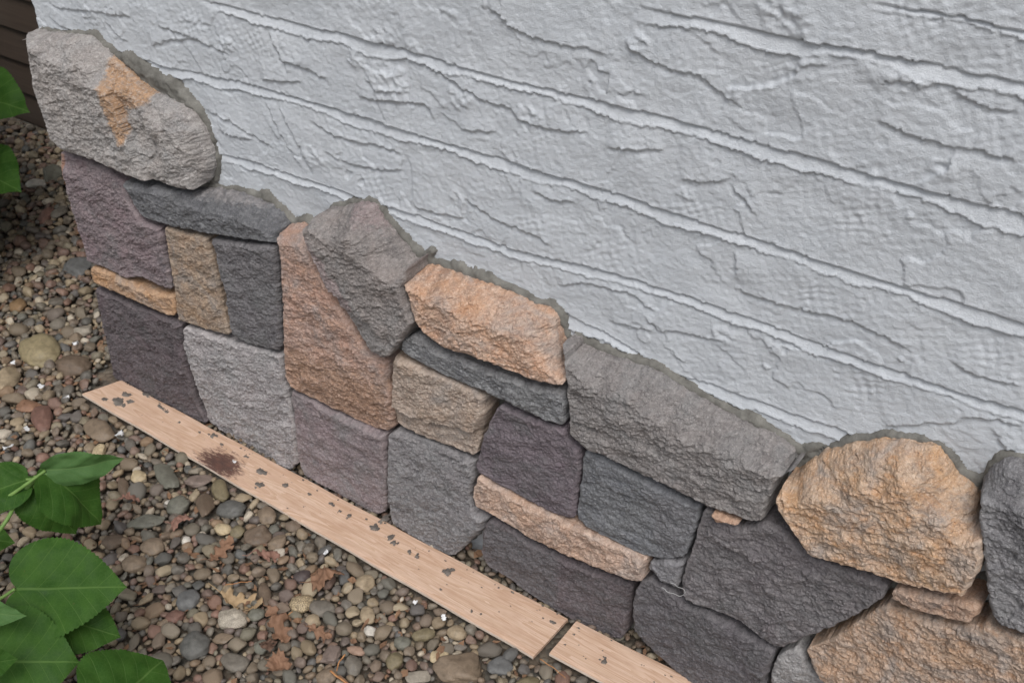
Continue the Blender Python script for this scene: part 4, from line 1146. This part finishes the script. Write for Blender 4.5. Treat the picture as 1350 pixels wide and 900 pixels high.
def board(corners, thick, label, spots, stain=None, seed=0):
    c = [Vector((p[0] / 1000, p[1] / 1000, 0)) for p in corners]     # front-left, front-right, back-right, back-left
    nL, nW = 90, 12
    V = []
    st = []
    for lv in (0, 1):
        for j in range(nW + 1):
            for i in range(nL + 1):
                u_, v_ = i / nL, j / nW
                a = c[0].lerp(c[1], u_)
                b = c[3].lerp(c[2], u_)
                p = a.lerp(b, v_)
                e = min(v_, 1 - v_) * nW * 0.9
                cup = 0.0012 * (2 * v_ - 1) ** 2 + 0.0012 * math.sin(u_ * 5 + seed)
                zt = cup - (0.0012 if j in (0, nW) and lv == 0 else 0)
                q = Vector((p.x, p.y + 0.0006 * math.sin(u_ * 40 + seed), zt - (thick if lv else 0)))
                V.append(q)
                if stain:
                    st.append(max(0, 1 - 0.62 * math.hypot((p.x - stain[0] / 1000) / (stain[2] / 1000), (p.y - stain[1] / 1000) / (stain[3] / 1000 * 0.9))))
                else:
                    st.append(0)
    N = (nL + 1) * (nW + 1)
    F = []
    idx = lambda i, j, lv: lv * N + j * (nL + 1) + i
    for j in range(nW):
        for i in range(nL):
            F.append((idx(i, j, 0), idx(i + 1, j, 0), idx(i + 1, j + 1, 0), idx(i, j + 1, 0)))
            F.append((idx(i, j, 1), idx(i, j + 1, 1), idx(i + 1, j + 1, 1), idx(i + 1, j, 1)))
    for i in range(nL):
        F.append((idx(i, 0, 0), idx(i, 0, 1), idx(i + 1, 0, 1), idx(i + 1, 0, 0)))
        F.append((idx(i, nW, 0), idx(i + 1, nW, 0), idx(i + 1, nW, 1), idx(i, nW, 1)))
    for j in range(nW):
        F.append((idx(0, j, 0), idx(0, j + 1, 0), idx(0, j + 1, 1), idx(0, j, 1)))
        F.append((idx(nL, j, 0), idx(nL, j, 1), idx(nL, j + 1, 1), idx(nL, j + 1, 0)))
    cen = (c[0] + c[1] + c[2] + c[3]) / 4
    me = np_mesh('wooden_board', np.array([tuple(v - cen) for v in V]), np.array(F), smooth=False)
    point_attr(me, 'stain', st)
    me.materials.append(M_WOOD)
    me.materials.append(M_EDGE)
    mi_ = np.zeros(len(me.polygons), np.int32)
    mi_[2 * nL * nW:2 * nL * nW + 2 * nL:2] = 1
    me.polygons.foreach_set('material_index', mi_)
    o = tag(link('wooden_board', me, M_WOOD, None, tuple(cen)), label, 'board')
    for k, (x, y, rx, ry) in enumerate(spots):
        s = link('mortar_spot', crumb_cluster(rx / 1000, ry / 1000, k + seed * 40), M_SPOT, o)
        s.location = Vector((x / 1000, y / 1000, 0.0006)) - cen
        s.rotation_euler = (0, 0, rnd.uniform(-.3, .3))
    # fine crumbs fallen along the stones
    cv, cf, nb = [], [], 0
    tv, tf = ico(1)
    for k in range(80):
        u_ = rnd.random()
        v_ = 1 - abs(rnd.gauss(0, 0.33))
        if v_ < 0.03:
            continue
        p = c[0].lerp(c[1], u_).lerp(c[3].lerp(c[2], u_), v_)
        r_ = rnd.uniform(0.0005, 0.0014) * (1.3 if v_ > .8 else 1)
        cv.append(tv * np.array([r_ * rnd.uniform(.8, 2.2), r_ * rnd.uniform(.7, 1.3), r_ * .6]) * (1 + rng.uniform(-.3, .3, (len(tv), 1))) + np.array(p - cen) + np.array([0, 0, 0.001]))
        cf.append(tf + nb)
        nb += len(tv)
    tag(link('crumbs', np_mesh('crumbs', np.concatenate(cv), np.concatenate(cf)), M_SPOT, o), kind='stuff')
    return o


A = BOARDS['a']
board(A, 0.0065, 'long pale wooden board with a dark red stain along the foot of the stones', SPOTS_A, STAIN[0], 1)
b0, b1, b2 = [Vector((p[0] / 1000, p[1] / 1000, 0)) for p in BOARDS['b']]
dirb = (b1 - b0).normalized()
b_end = b0 + dirb * 1.3
b_back = b2 + dirb * 1.3
board([(b0 * 1000)[:], (b_end * 1000)[:], (b_back * 1000)[:], (b2 * 1000)[:]], 0.0065, 'second pale wooden board at the bottom edge, beyond the gap right of the long one', SPOTS_B, None, 2)

# ------------------------------------------------------------------ gravel
ICO2, ICO3, ICO1 = ico(3), ico(4), ico(2)


def pebble_shape(base, seed, ang):
    """rounded, slightly faceted stone of unit radius"""
    r = np.random.default_rng(seed)
    v, f = base
    d = np.ones(len(v))
    # cut by a few planes, softened
    for k in range(int(5 + 6 * ang)):
        n = r.normal(size=3)
        n /= np.linalg.norm(n)
        cut = r.uniform(0.58, 0.95) if ang > 0.5 else r.uniform(0.78, 1.05)
        dp = v @ n
        lim = np.where(dp > 0.05, cut / np.maximum(dp, 0.05), 9)
        k_ = 24.0 if ang > 0.5 else 9.0
        d = -np.log(np.exp(-k_ * d) + np.exp(-k_ * lim)) / k_
    d = d / d.max()
    p = v * d[:, None]
    w = perlin(v[:, 0] * 1.3 + seed, v[:, 1] * 1.3 + v[:, 2] * 1.7, seed % 50) * 0.10
    w += perlin(v[:, 0] * 4 + v[:, 2] * 2.1, v[:, 1] * 4 - v[:, 2] * 2.7, seed % 37) * 0.035
    return p * (1 + w)[:, None]


SHAPES1 = [pebble_shape(ICO1, 100 + i, (0.3, 0.7, 1.0)[i % 3]) for i in range(28)]
SHAPES2 = [pebble_shape(ICO2, 300 + i, (0.2, 0.7, 1.0, 0.8)[i % 4]) for i in range(40)]

M_PEB = pebble_material_random()
M_GRV = pebble_material_attr()
PCOL = dict(slate=srgb(92, 96, 97), bluegrey=srgb(98, 104, 110), pale=srgb(150, 144, 132), dgreen=srgb(110, 114, 104), brown=srgb(112, 94, 76), tan=srgb(162, 144, 112),
            tanb=srgb(132, 114, 92), cream=srgb(190, 172, 128), red=srgb(128, 88, 76), mauve=srgb(128, 112, 106), olive=srgb(124, 114, 80), orange=srgb(150, 106, 74),
            purple=srgb(84, 74, 78), grey=srgb(112, 108, 100), pink=srgb(160, 126, 104), speck=srgb(128, 112, 82), yellow=srgb(150, 138, 96), white=srgb(196, 196, 192), ochre=srgb(140, 108, 62))


def board_clear(x, y, r):
    """true when a pebble of radius r at x, y stays off the boards and the stones"""
    if r < 0.0085 and -1.65 < x < 0.5 and -0.050 < y < -0.006:
        return True          # grit in the slot between board and wall
    yf = -0.133 - 0.0148 * max(0.0, x + 1.681) if x < -0.578 else -0.130
    if x > -1.70 and x < 0.9 and y > yf - 0.2 * r:
        if x > -1.69 and y > -0.05 - r:
            return False
        if x > -1.70 and y > yf - 0.95 * r - 0.0025:
            return False
    if x > -1.735 - r and y > -0.06 - r:
        return False
    if y > 0.60 - r:
        return False
    return True


# visible gravel: a strip past the house corner and the triangle in front of the board
def in_region(x, y):
    # camera-facing area with a generous margin
    if x > -0.30 or x < -3.25:
        return False
    if x > -1.75:
        return y > -0.98 + 0.62 * max(0, x + 1.4) * 1.3 - 0.02
    return y > -0.95 - (x + 1.75) * 0.85


cell = 0.03
hashg = {}


def clash(x, y, r, f=0.86):
    cx, cy = int(x / cell), int(y / cell)
    for i in range(cx - 2, cx + 3):
        for j in range(cy - 2, cy + 3):
            for (a, b, q) in hashg.get((i, j), ()):
                if (a - x) ** 2 + (b - y) ** 2 < ((q + r) * f) ** 2:
                    return True
    return False


def put(x, y, r):
    hashg.setdefault((int(x / cell), int(y / cell)), []).append((x, y, r))


gravel = tag(link('gravel_bed', None, loc=(-1.5, -0.4, GROUND_Z)), 'bed of mixed brown and grey river gravel in front of the wall', kind='structure')

for k, (x, y, a, b, ang, c, lab) in enumerate(PEBBLES):
    if not lab:
        continue
    a, b = a / 1000, b / 1000
    hgt = min(a, b) * (0.42 if 'slab' in lab or 'flat' in lab else 0.62)
    sh = pebble_shape(ICO3, 900 + k * 7, 0.9 if any(w in lab for w in ('block', 'angular', 'slab', 'stone', 'chip', 'wedge')) else 0.2)
    dims = np.array([a, b, hgt])
    me = np_mesh('pebble', sh / np.abs(sh).max(0) * dims, ICO3[1])
    vein = srgb(214, 200, 168) if c == 'speck' else (srgb(186, 182, 172) if 'streak' in lab and c == 'pale' else None)
    pc = PCOL[c]
    pm_ = (pc[0] + pc[1] + pc[2]) / 3
    mat = pebble_material_own('pebble_' + c, tuple(0.88 * (pm_ + (v_ - pm_) * 0.62) for v_ in pc), vein)
    o = link('pebble', me, mat, None, (x / 1000, y / 1000, -0.010 + hgt * 0.32))
    o.rotation_euler = (rnd.uniform(-.12, .12), rnd.uniform(-.12, .12), math.radians(ang))
    tag(o, lab, 'pebble', 'notable pebbles lying in the gravel')
    put(x / 1000, y / 1000, 0.85 * (a + b) / 2)
    if a > 1.4 * b:
        ca, sa = math.cos(math.radians(ang)), math.sin(math.radians(ang))
        for s_ in (-.5, .5):
            put(x / 1000 + ca * a * s_, y / 1000 + sa * a * s_, b * .85)

# sizes fall off: dart throwing from large to small
big, small = [], []
sizes = [(0.0175, 130), (0.0146, 420), (0.0120, 1050), (0.0096, 1700), (0.0076, 2600), (0.0060, 3600), (0.0046, 4200)]
for r0, cnt in sizes:
    got = tries = 0
    while got < cnt and tries < cnt * 14:
        tries += 1
        x, y = rnd.uniform(-3.2, -0.32), rnd.uniform(-1.0, 0.60)
        r = r0 * rnd.uniform(0.88, 1.14)
        if r < 0.0065 and x < -2.2:
            continue
        if not in_region(x, y) or not board_clear(x, y, r):
            continue
        if clash(x, y, r, 0.80 if r > 0.008 else 0.74):
            continue
        put(x, y, r)
        got += 1
        (big if r > 0.0088 else small).append((x, y, r))

CAMP = Vector((0, -1.047, 1.37))
fwd = Vector((-math.sin(math.radians(34.8)) * math.cos(math.radians(35.9)), math.cos(math.radians(34.8)) * math.cos(math.radians(35.9)), -math.sin(math.radians(35.9))))
rgt = Vector((math.cos(math.radians(34.8)), math.sin(math.radians(34.8)), 0))
upv = rgt.cross(fwd)


def app(x, y, r):
    v = Vector((x, y, 0)) - CAMP
    dz = v.dot(fwd)
    if abs(v.dot(rgt) / dz) > 0.475 or abs(v.dot(upv) / dz) > 0.32:
        return 0.0
    return r / dz


big.sort(key=lambda t: -app(*t))
singles = big[:245]
small += big[245:]
mesh_pool = []
for k, sh in enumerate(SHAPES2):
    me = np_mesh('pebble', sh, ICO2[1])
    me.materials.append(M_PEB)
    mesh_pool.append(me)
for k, (x, y, r) in enumerate(singles):
    o = bpy.data.objects.new('pebble', mesh_pool[k % len(mesh_pool)])
    col.objects.link(o)
    el_ = rnd.uniform(0.95, 1.35)
    fl = rnd.uniform(0.5, 0.85)
    o.parent = gravel
    o.scale = (r * el_, r / el_ * 1.1, r * fl)
    o.rotation_euler = (rnd.uniform(-.35, .35), rnd.uniform(-.35, .35), rnd.uniform(0, 6.28))
    o.location = Vector((x, y, -0.0125 + r * fl * 0.42 + rnd.uniform(-.002, .004))) - gravel.location

# the rest: one mesh of small stones, and a lower layer that closes the gaps
lower = []
for k in range(9000):
    x, y = rnd.uniform(-3.2, -0.32), rnd.uniform(-1.0, 0.60)
    r = rnd.choice((0.0045, 0.0055, 0.0065, 0.008)) * (1.45 if x < -2.2 else 1)
    if in_region(x, y) and board_clear(x, y, r):
        lower.append((x, y, r))


def scatter(items, shapes, faces, zf):
    VV, FF, TT = [], [], []
    base = 0
    for (x, y, r) in items:
        sh = shapes[rnd.randrange(len(shapes))]
        e = rnd.uniform(0.9, 1.4)
        fl = rnd.uniform(0.5, 0.9)
        a, b_, g_ = rnd.uniform(-.5, .5), rnd.uniform(-.5, .5), rnd.uniform(0, 6.28)
        R = np.array(Matrix.Rotation(g_, 3, 'Z') @ Matrix.Rotation(b_, 3, 'Y') @ Matrix.Rotation(a, 3, 'X'))
        p = (sh * np.array([r * e, r / e * 1.1, r * fl])) @ R.T + np.array([x, y, zf(r, fl)])
        VV.append(p)
        FF.append(faces + base)
        TT.append(np.full(len(p), rnd.random()))
        base += len(p)
    return np.concatenate(VV), np.concatenate(FF), np.concatenate(TT)


mids = [q for q in small if q[2] > 0.0088 and app(*q) > 0]
small = [q for q in small if not (q[2] > 0.0088 and app(*q) > 0)]
v1, f1, t1 = scatter(small, SHAPES1, ICO1[1], lambda r, fl: -0.0125 + r * fl * 0.4 + rnd.uniform(-.003, .003))
LOW = ico(1)
v3, f3, t3 = scatter(mids, SHAPES2, ICO2[1], lambda r, fl: -0.0125 + r * fl * 0.42 + rnd.uniform(-.002, .004))
outer = []
for k in range(9000):
    x, y = rnd.uniform(-3.3, 0.7), rnd.uniform(-1.5, -0.14)
    r = rnd.choice((0.007, 0.009, 0.011, 0.013, 0.015))
    if not in_region(x, y) and board_clear(x, y, r) and y > -1.45 + 0.3 * abs(x + 1.2):
        outer.append((x, y, r))
v4, f4, t4 = scatter(outer, SHAPES1, ICO1[1], lambda r, fl: -0.0135 + r * fl * 0.3 + rnd.uniform(-.004, .002))
v2, f2, t2 = scatter(lower, [pebble_shape(ico(1), 700 + i, 0.5) for i in range(12)], LOW[1], lambda r, fl: -0.0205 + r * 0.3)
gm = np_mesh('small_gravel', np.concatenate([v1, v2, v3, v4]) - np.array(gravel.location), np.concatenate([f1, f2 + len(v1), f3 + len(v1) + len(v2), f4 + len(v1) + len(v2) + len(v3)]))
point_attr(gm, 'tone', np.concatenate([t1, t2, t3, t4]))
tag(link('small_gravel', gm, M_GRV, gravel), kind='stuff')

# crumbled leaf litter between the stones
LV, LF, LT = [], [], []
nb_ = 0
for k in range(2600):
    x, y = rnd.uniform(-3.2, -0.32), rnd.uniform(-1.0, 0.60)
    if not in_region(x, y) or not board_clear(x, y, 0.006):
        continue
    L_, W_ = rnd.uniform(.004, .013), rnd.uniform(.002, .006)
    R_ = np.array(Matrix.Rotation(rnd.uniform(0, 6.28), 3, 'Z') @ Matrix.Rotation(rnd.uniform(-.6, .6), 3, 'Y') @ Matrix.Rotation(rnd.uniform(-.6, .6), 3, 'X'))
    j_ = lambda: rnd.uniform(.7, 1.3)
    P_ = np.array([(-L_, -W_ * .3, 0), (-L_ * .3, -W_ * j_(), .001), (L_ * .4, -W_ * j_(), -.001), (L_, .2 * W_, 0), (L_ * .3, W_ * j_(), .0015), (-L_ * .4, W_ * j_(), -.0008)])
    z_ = rnd.uniform(-.013, -.002)
    LV.append(P_ @ R_.T + np.array([x, y, z_]) - np.array(gravel.location))
    LF.append(np.array([(0, 1, 2), (0, 2, 5), (2, 3, 4), (2, 4, 5)]) + nb_)
    nb_ += 6
lm_ = np_mesh('leaf_litter', np.concatenate(LV), np.concatenate(LF), smooth=False)
M_LITTER = plain_material('leaf_crumbs', srgb(98, 74, 58), srgb(146, 114, 88), 0.85, 35, 0.001)
tag(link('leaf_litter', lm_, M_LITTER, gravel), kind='stuff')

# ------------------------------------------------------------------ dead leaves, twigs, flakes
OAK = [(0, .03), (.10, .04), (.16, .16), (.24, .20), (.28, .09), (.36, .10), (.44, .27), (.52, .30), (.55, .13), (.62, .12), (.70, .28), (.78, .27), (.79, .13), (.86, .12), (.93, .14), (1.0, 0.0)]
MAPLE = [(0, .02), (.04, .16), (.0, .34), (.14, .30), (.22, .50), (.32, .40), (.42, .48), (.48, .30), (.62, .30), (.66, .17), (.84, .10), (1.0, 0.0)]
M_DEAD = [plain_material('dead_leaf_brown', srgb(112, 84, 66), srgb(138, 106, 84), 0.75, 90, 0.002), plain_material('dead_leaf_pink', srgb(124, 92, 80), srgb(148, 114, 100), 0.75, 90, 0.002),
          plain_material('dead_leaf_tan', srgb(150, 126, 96), srgb(172, 148, 116), 0.75, 90, 0.002), plain_material('dead_leaf_dark', srgb(82, 62, 52), srgb(106, 82, 68), 0.75, 90, 0.002)]


def flat_leaf(name, half, L, seed, curl, grid=0.05):
    pts = [(x, y) for x, y in half] + [(x, -y) for x, y in half[::-1][1:]]
    P = resample([(x, y, 0) for x, y in pts], grid * 0.8)[:, :2]
    if poly_area(P) < 0:
        P = P[::-1]
    n = len(P)
    gx, gy = np.meshgrid(np.arange(-.1, 1.05, grid), np.arange(-.55, .55, grid))
    gx, gy = gx.ravel(), gy.ravel()
    m = inside(gx, gy, [tuple(p) for p in P])
    gx, gy = gx[m], gy[m]
    dmin = np.min(np.hypot(gx[:, None] - P[None, :, 0], gy[:, None] - P[None, :, 1]), axis=1)
    gx, gy = gx[dmin > grid * .4], gy[dmin > grid * .4]
    vx, vy = np.concatenate([P[:, 0], gx]), np.concatenate([P[:, 1], gy])
    res = delaunay_2d_cdt([Vector((a, b)) for a, b in zip(vx, vy)], [], [list(range(n))], 1, 1e-6)
    vx = np.array([v.x for v in res[0]])
    vy = np.array([v.y for v in res[0]])
    F = np.array([f[:3] for f in res[2]])
    return vx, vy, F


for k, (x, y, L, kind, lab, ang) in enumerate(DEAD_LEAVES):
    vx, vy, F = flat_leaf('dead_leaf', OAK if kind == 'oak' else MAPLE, L, k, 0)
    Lm = L / 1000
    zc = 0.20 * np.sin(vx * 3.4 + k) + 1.1 * vy ** 2 * (1 if k % 2 else -.8) + 0.13 * fbm(vx * 4, vy * 4, 3, 950 + k)
    V = np.stack([(vx - .5) * Lm, vy * Lm, zc * Lm], 1)
    me = np_mesh('dead_leaf', V, F)
    mt = M_DEAD[2] if 'tan' in lab or 'amber' in lab else M_DEAD[1] if ('pink' in lab or 'red' in lab or 'orange' in lab) else M_DEAD[3] if ('dark' in lab or 'dull' in lab) else M_DEAD[0]
    o = link('dead_leaf', me, mt, None, (x / 1000, y / 1000, 0.0055 + 0.1 * Lm * (1 if k % 2 == 0 else 0.5)))
    md = o.modifiers.new('thickness', 'SOLIDIFY')
    md.thickness = 0.0006
    o.rotation_euler = (rnd.uniform(-.3, .3), rnd.uniform(-.3, .3), math.radians(ang + 35))
    tag(o, lab, 'leaf', 'dead leaves on the gravel')
    stalk = tube_mesh('stalk', [(-.5 * Lm, 0, float(zc[np.argmin(vx)]) * Lm), (-.68 * Lm, .03 * Lm, .02 * Lm), (-.85 * Lm, .1 * Lm, .03 * Lm)], [0.0009, 0.0007, 0.0006], 6)
    link('stalk', stalk, mt, o)

M_TWIG = plain_material('twig_bark', srgb(150, 100, 62), srgb(182, 134, 90), 0.8, 120, 0.001)
for pts, w, lab in TWIGS:
    P = smooth_path([Vector(p) / 1000 for p in pts], 6)
    c0 = P[0].copy()
    P = [p - c0 + Vector((0, 0, 0.0008 * math.sin(i * 1.3))) for i, p in enumerate(P)]
    rads = [w / 2000 * (1 - 0.35 * i / len(P)) for i in range(len(P))]
    tag(link('twig', tube_mesh('twig', P, rads, 7), M_TWIG, None, c0), lab, 'twig', 'twigs on the gravel')

M_WHITE = plain_material('white_flake', (0.58, 0.58, 0.59), (0.76, 0.76, 0.76), 0.6, 150, 0.0008, 0.4)
for k, (x, y, r, lab) in enumerate(FLAKES):
    vx, vy, F = flat_leaf('white_flake', [(0, .1), (.08, .35), (.2, .24), (.36, .48), (.5, .3), (.72, .42), (.8, .2), (1.0, .12)], 1, k, 0, 0.12)
    R = 2 * r / 1000
    V = np.stack([(vx - .5) * R, vy * R * .9, R * (0.25 * np.sin(vx * 5 + k) + .3 * vy * vy)], 1)
    on_board = 'on the board' in lab
    o = link('white_flake', np_mesh('white_flake', V, F), M_WHITE, None, (x / 1000, y / 1000, 0.003 if on_board else 0.011))
    md = o.modifiers.new('thickness', 'SOLIDIFY')
    md.thickness = 0.0007
    o.rotation_euler = (rnd.uniform(-.4, .4), rnd.uniform(-.4, .4), rnd.uniform(0, 6.28))
    tag(o, lab, 'flake', 'white flakes scattered on the gravel')

M_THREAD = plain_material('pale_fibre', (0.5, 0.5, 0.5), (0.62, 0.62, 0.6), 0.6)
tp = smooth_path([Vector((p[0] / 1000, 0, p[1] / 1000)) for p in THREAD], 6)
t0 = Vector((tp[0].x, -0.052, tp[0].z))
tag(link('thread', tube_mesh('thread', [p - tp[0] + Vector((0, 0.001 * math.sin(i), 0)) for i, p in enumerate(tp)], 0.00035, 5), M_THREAD, None, t0), 'thin pale curled fibre stuck to the dark charcoal stone', 'thread')

# ------------------------------------------------------------------ green plants
HEART = [(0.0, 0.015), (-.05, .08), (-.07, .17), (-.05, .27), (.02, .36), (.11, .43), (.22, .47), (.34, .475), (.46, .445), (.58, .385), (.70, .30), (.80, .21), (.89, .115), (.95, .05), (1.0, 0.0)]


def green_leaf(name, base, tip, width, roll, fold, droop, mat, parent, seed):
    half = []
    H_ = [Vector((a, b, 0)) for a, b in HEART]
    sm = smooth_path(H_, 9)
    for i, p in enumerate(sm):
        # small rounded teeth
        f = i / len(sm)
        tooth = 0.017 * abs(math.sin(i * math.pi / 3.0)) * math.sin(math.pi * min(1, max(0, (f - 0.05) / 0.9)))
        n = Vector((0.15, 1, 0)).normalized()
        half.append((p.x + tooth * 0.5, max(0.0, p.y + tooth)))
    half[-1] = (1.0, 0.0)
    vx, vy, F = flat_leaf(name, half, 1, seed, 0, 0.035)
    b, t = Vector(base), Vector(tip)
    u_ = t - b
    L = u_.length
    u_ = u_.normalized()
    up = (Vector((0.0, -1.047, 1.37)) - b).normalized() * 0.75 + Vector((0.1, 0.0, 0.45))
    v_ = up.cross(u_).normalized()
    n_ = u_.cross(v_).normalized()
    R = Matrix.Rotation(math.radians(roll), 3, u_)
    v_, n_ = R @ v_, R @ n_
    ay = np.abs(vy)
    k = vx - 1.05 * ay + 0.7 * ay * ay
    quilt = 0.0025 * np.cos(2 * math.pi * 5.5 * k) * -1 * np.clip(ay * 8, 0, 1)
    zl = fold * ay * 1.6 - fold * 1.3 * ay ** 2 * 2 - droop * (vx - 0.25) ** 2 * 1.3 + droop * 0.5 * np.clip(0.75 * vx, 0, 1) + quilt
    zl += 0.022 * np.sin(vx * 9 + seed) * ay * 2 + 0.045 * fbm(vx * 2.5, vy * 2.5, 2, 980 + seed)
    wy = vy * width
    co = np.stack([vx * u_[i] + wy * v_[i] + zl * n_[i] for i in range(3)], 1) * L
    me = np_mesh(name, co, F)
    uv = me.uv_layers.new(name='UVMap')
    li = np.zeros(len(me.loops), np.int32)
    me.loops.foreach_get('vertex_index', li)
    uvs = np.stack([vx[li], vy[li]], 1).astype(np.float32)
    uv.data.foreach_set('uv', uvs.ravel())
    o = link(name, me, mat, parent, b - (parent.location if parent else Vector((0, 0, 0))))
    return o


M_LEAF = leaf_material('leaf_green', (0.026, 0.076, 0.012), (0.050, 0.120, 0.020), (0.15, 0.26, 0.07))
M_LEAF_PALE = leaf_material('leaf_pale', (0.07, 0.15, 0.045), (0.09, 0.18, 0.06), (0.18, 0.28, 0.10))
M_STEM = plain_material('green_stem', (0.11, 0.20, 0.045), (0.16, 0.26, 0.07), 0.5, 60, 0.0008)


def make_plant(root, leaves_, label, pale=(), stem_extra=None):
    pl = tag(link('leafy_plant', None, loc=root), label, 'plant')
    rv = Vector(root)
    for k, (b, t, w, ro, fo, dr) in enumerate(leaves_):
        green_leaf('leaf', b, t, w, ro, fo, dr, M_LEAF_PALE if k in pale else M_LEAF, pl, k + 3)
        bv = Vector(b)
        tv = Vector(t)
        d = (bv - tv).normalized()
        m1 = bv + Vector((d.x * .05, d.y * .05, -0.025))
        m2 = rv.lerp(bv, 0.45) + Vector((0, 0, 0.05))
        path = smooth_path([Vector((0, 0, 0)), m2 - rv, m1 - rv, bv - rv], 7)
        link('stem', tube_mesh('stem', path, [0.0038 - 0.0016 * i / len(path) for i in range(len(path))], 8), M_STEM, pl)
    if stem_extra:
        path = smooth_path([Vector((0, 0, 0))] + [Vector(p) - rv for p in stem_extra], 8)
        link('stem', tube_mesh('stem', path, 0.0030, 8), M_STEM, pl)
    return pl


make_plant((-1.46, -0.72, GROUND_Z), PLANT_A, 'green broad-leaved plant with toothed heart-shaped leaves at the lower left', pale=(4, 6), stem_extra=STEM)
SHADE_LEAVES = []  # unseen leaves added left of the view to shade the gravel nook
for k in range(2500):
    if len(SHADE_LEAVES) >= 190:
        break
    b = Vector((rnd.uniform(-3.3, -2.0), rnd.uniform(-0.5, 0.50), rnd.uniform(0.16, 0.70)))
    a_ = rnd.uniform(0, 6.28)
    t_ = b + Vector((math.cos(a_), math.sin(a_), rnd.uniform(-.5, .1))) * rnd.uniform(.11, .16)
    ok = True
    for p in (b, t_, (b + t_) / 2):
        v = p - CAMP
        if v.dot(rgt) / v.dot(fwd) > -0.505:
            ok = False
    if ok:
        SHADE_LEAVES.append((tuple(b), tuple(t_), rnd.uniform(.85, 1.05), rnd.uniform(-20, 20), .12, .14))
make_plant((-2.10, -0.42, GROUND_Z), PLANT_B + SHADE_LEAVES, 'second green leafy plant reaching in at the left edge before the brown siding, with unseen leaves added for shade')
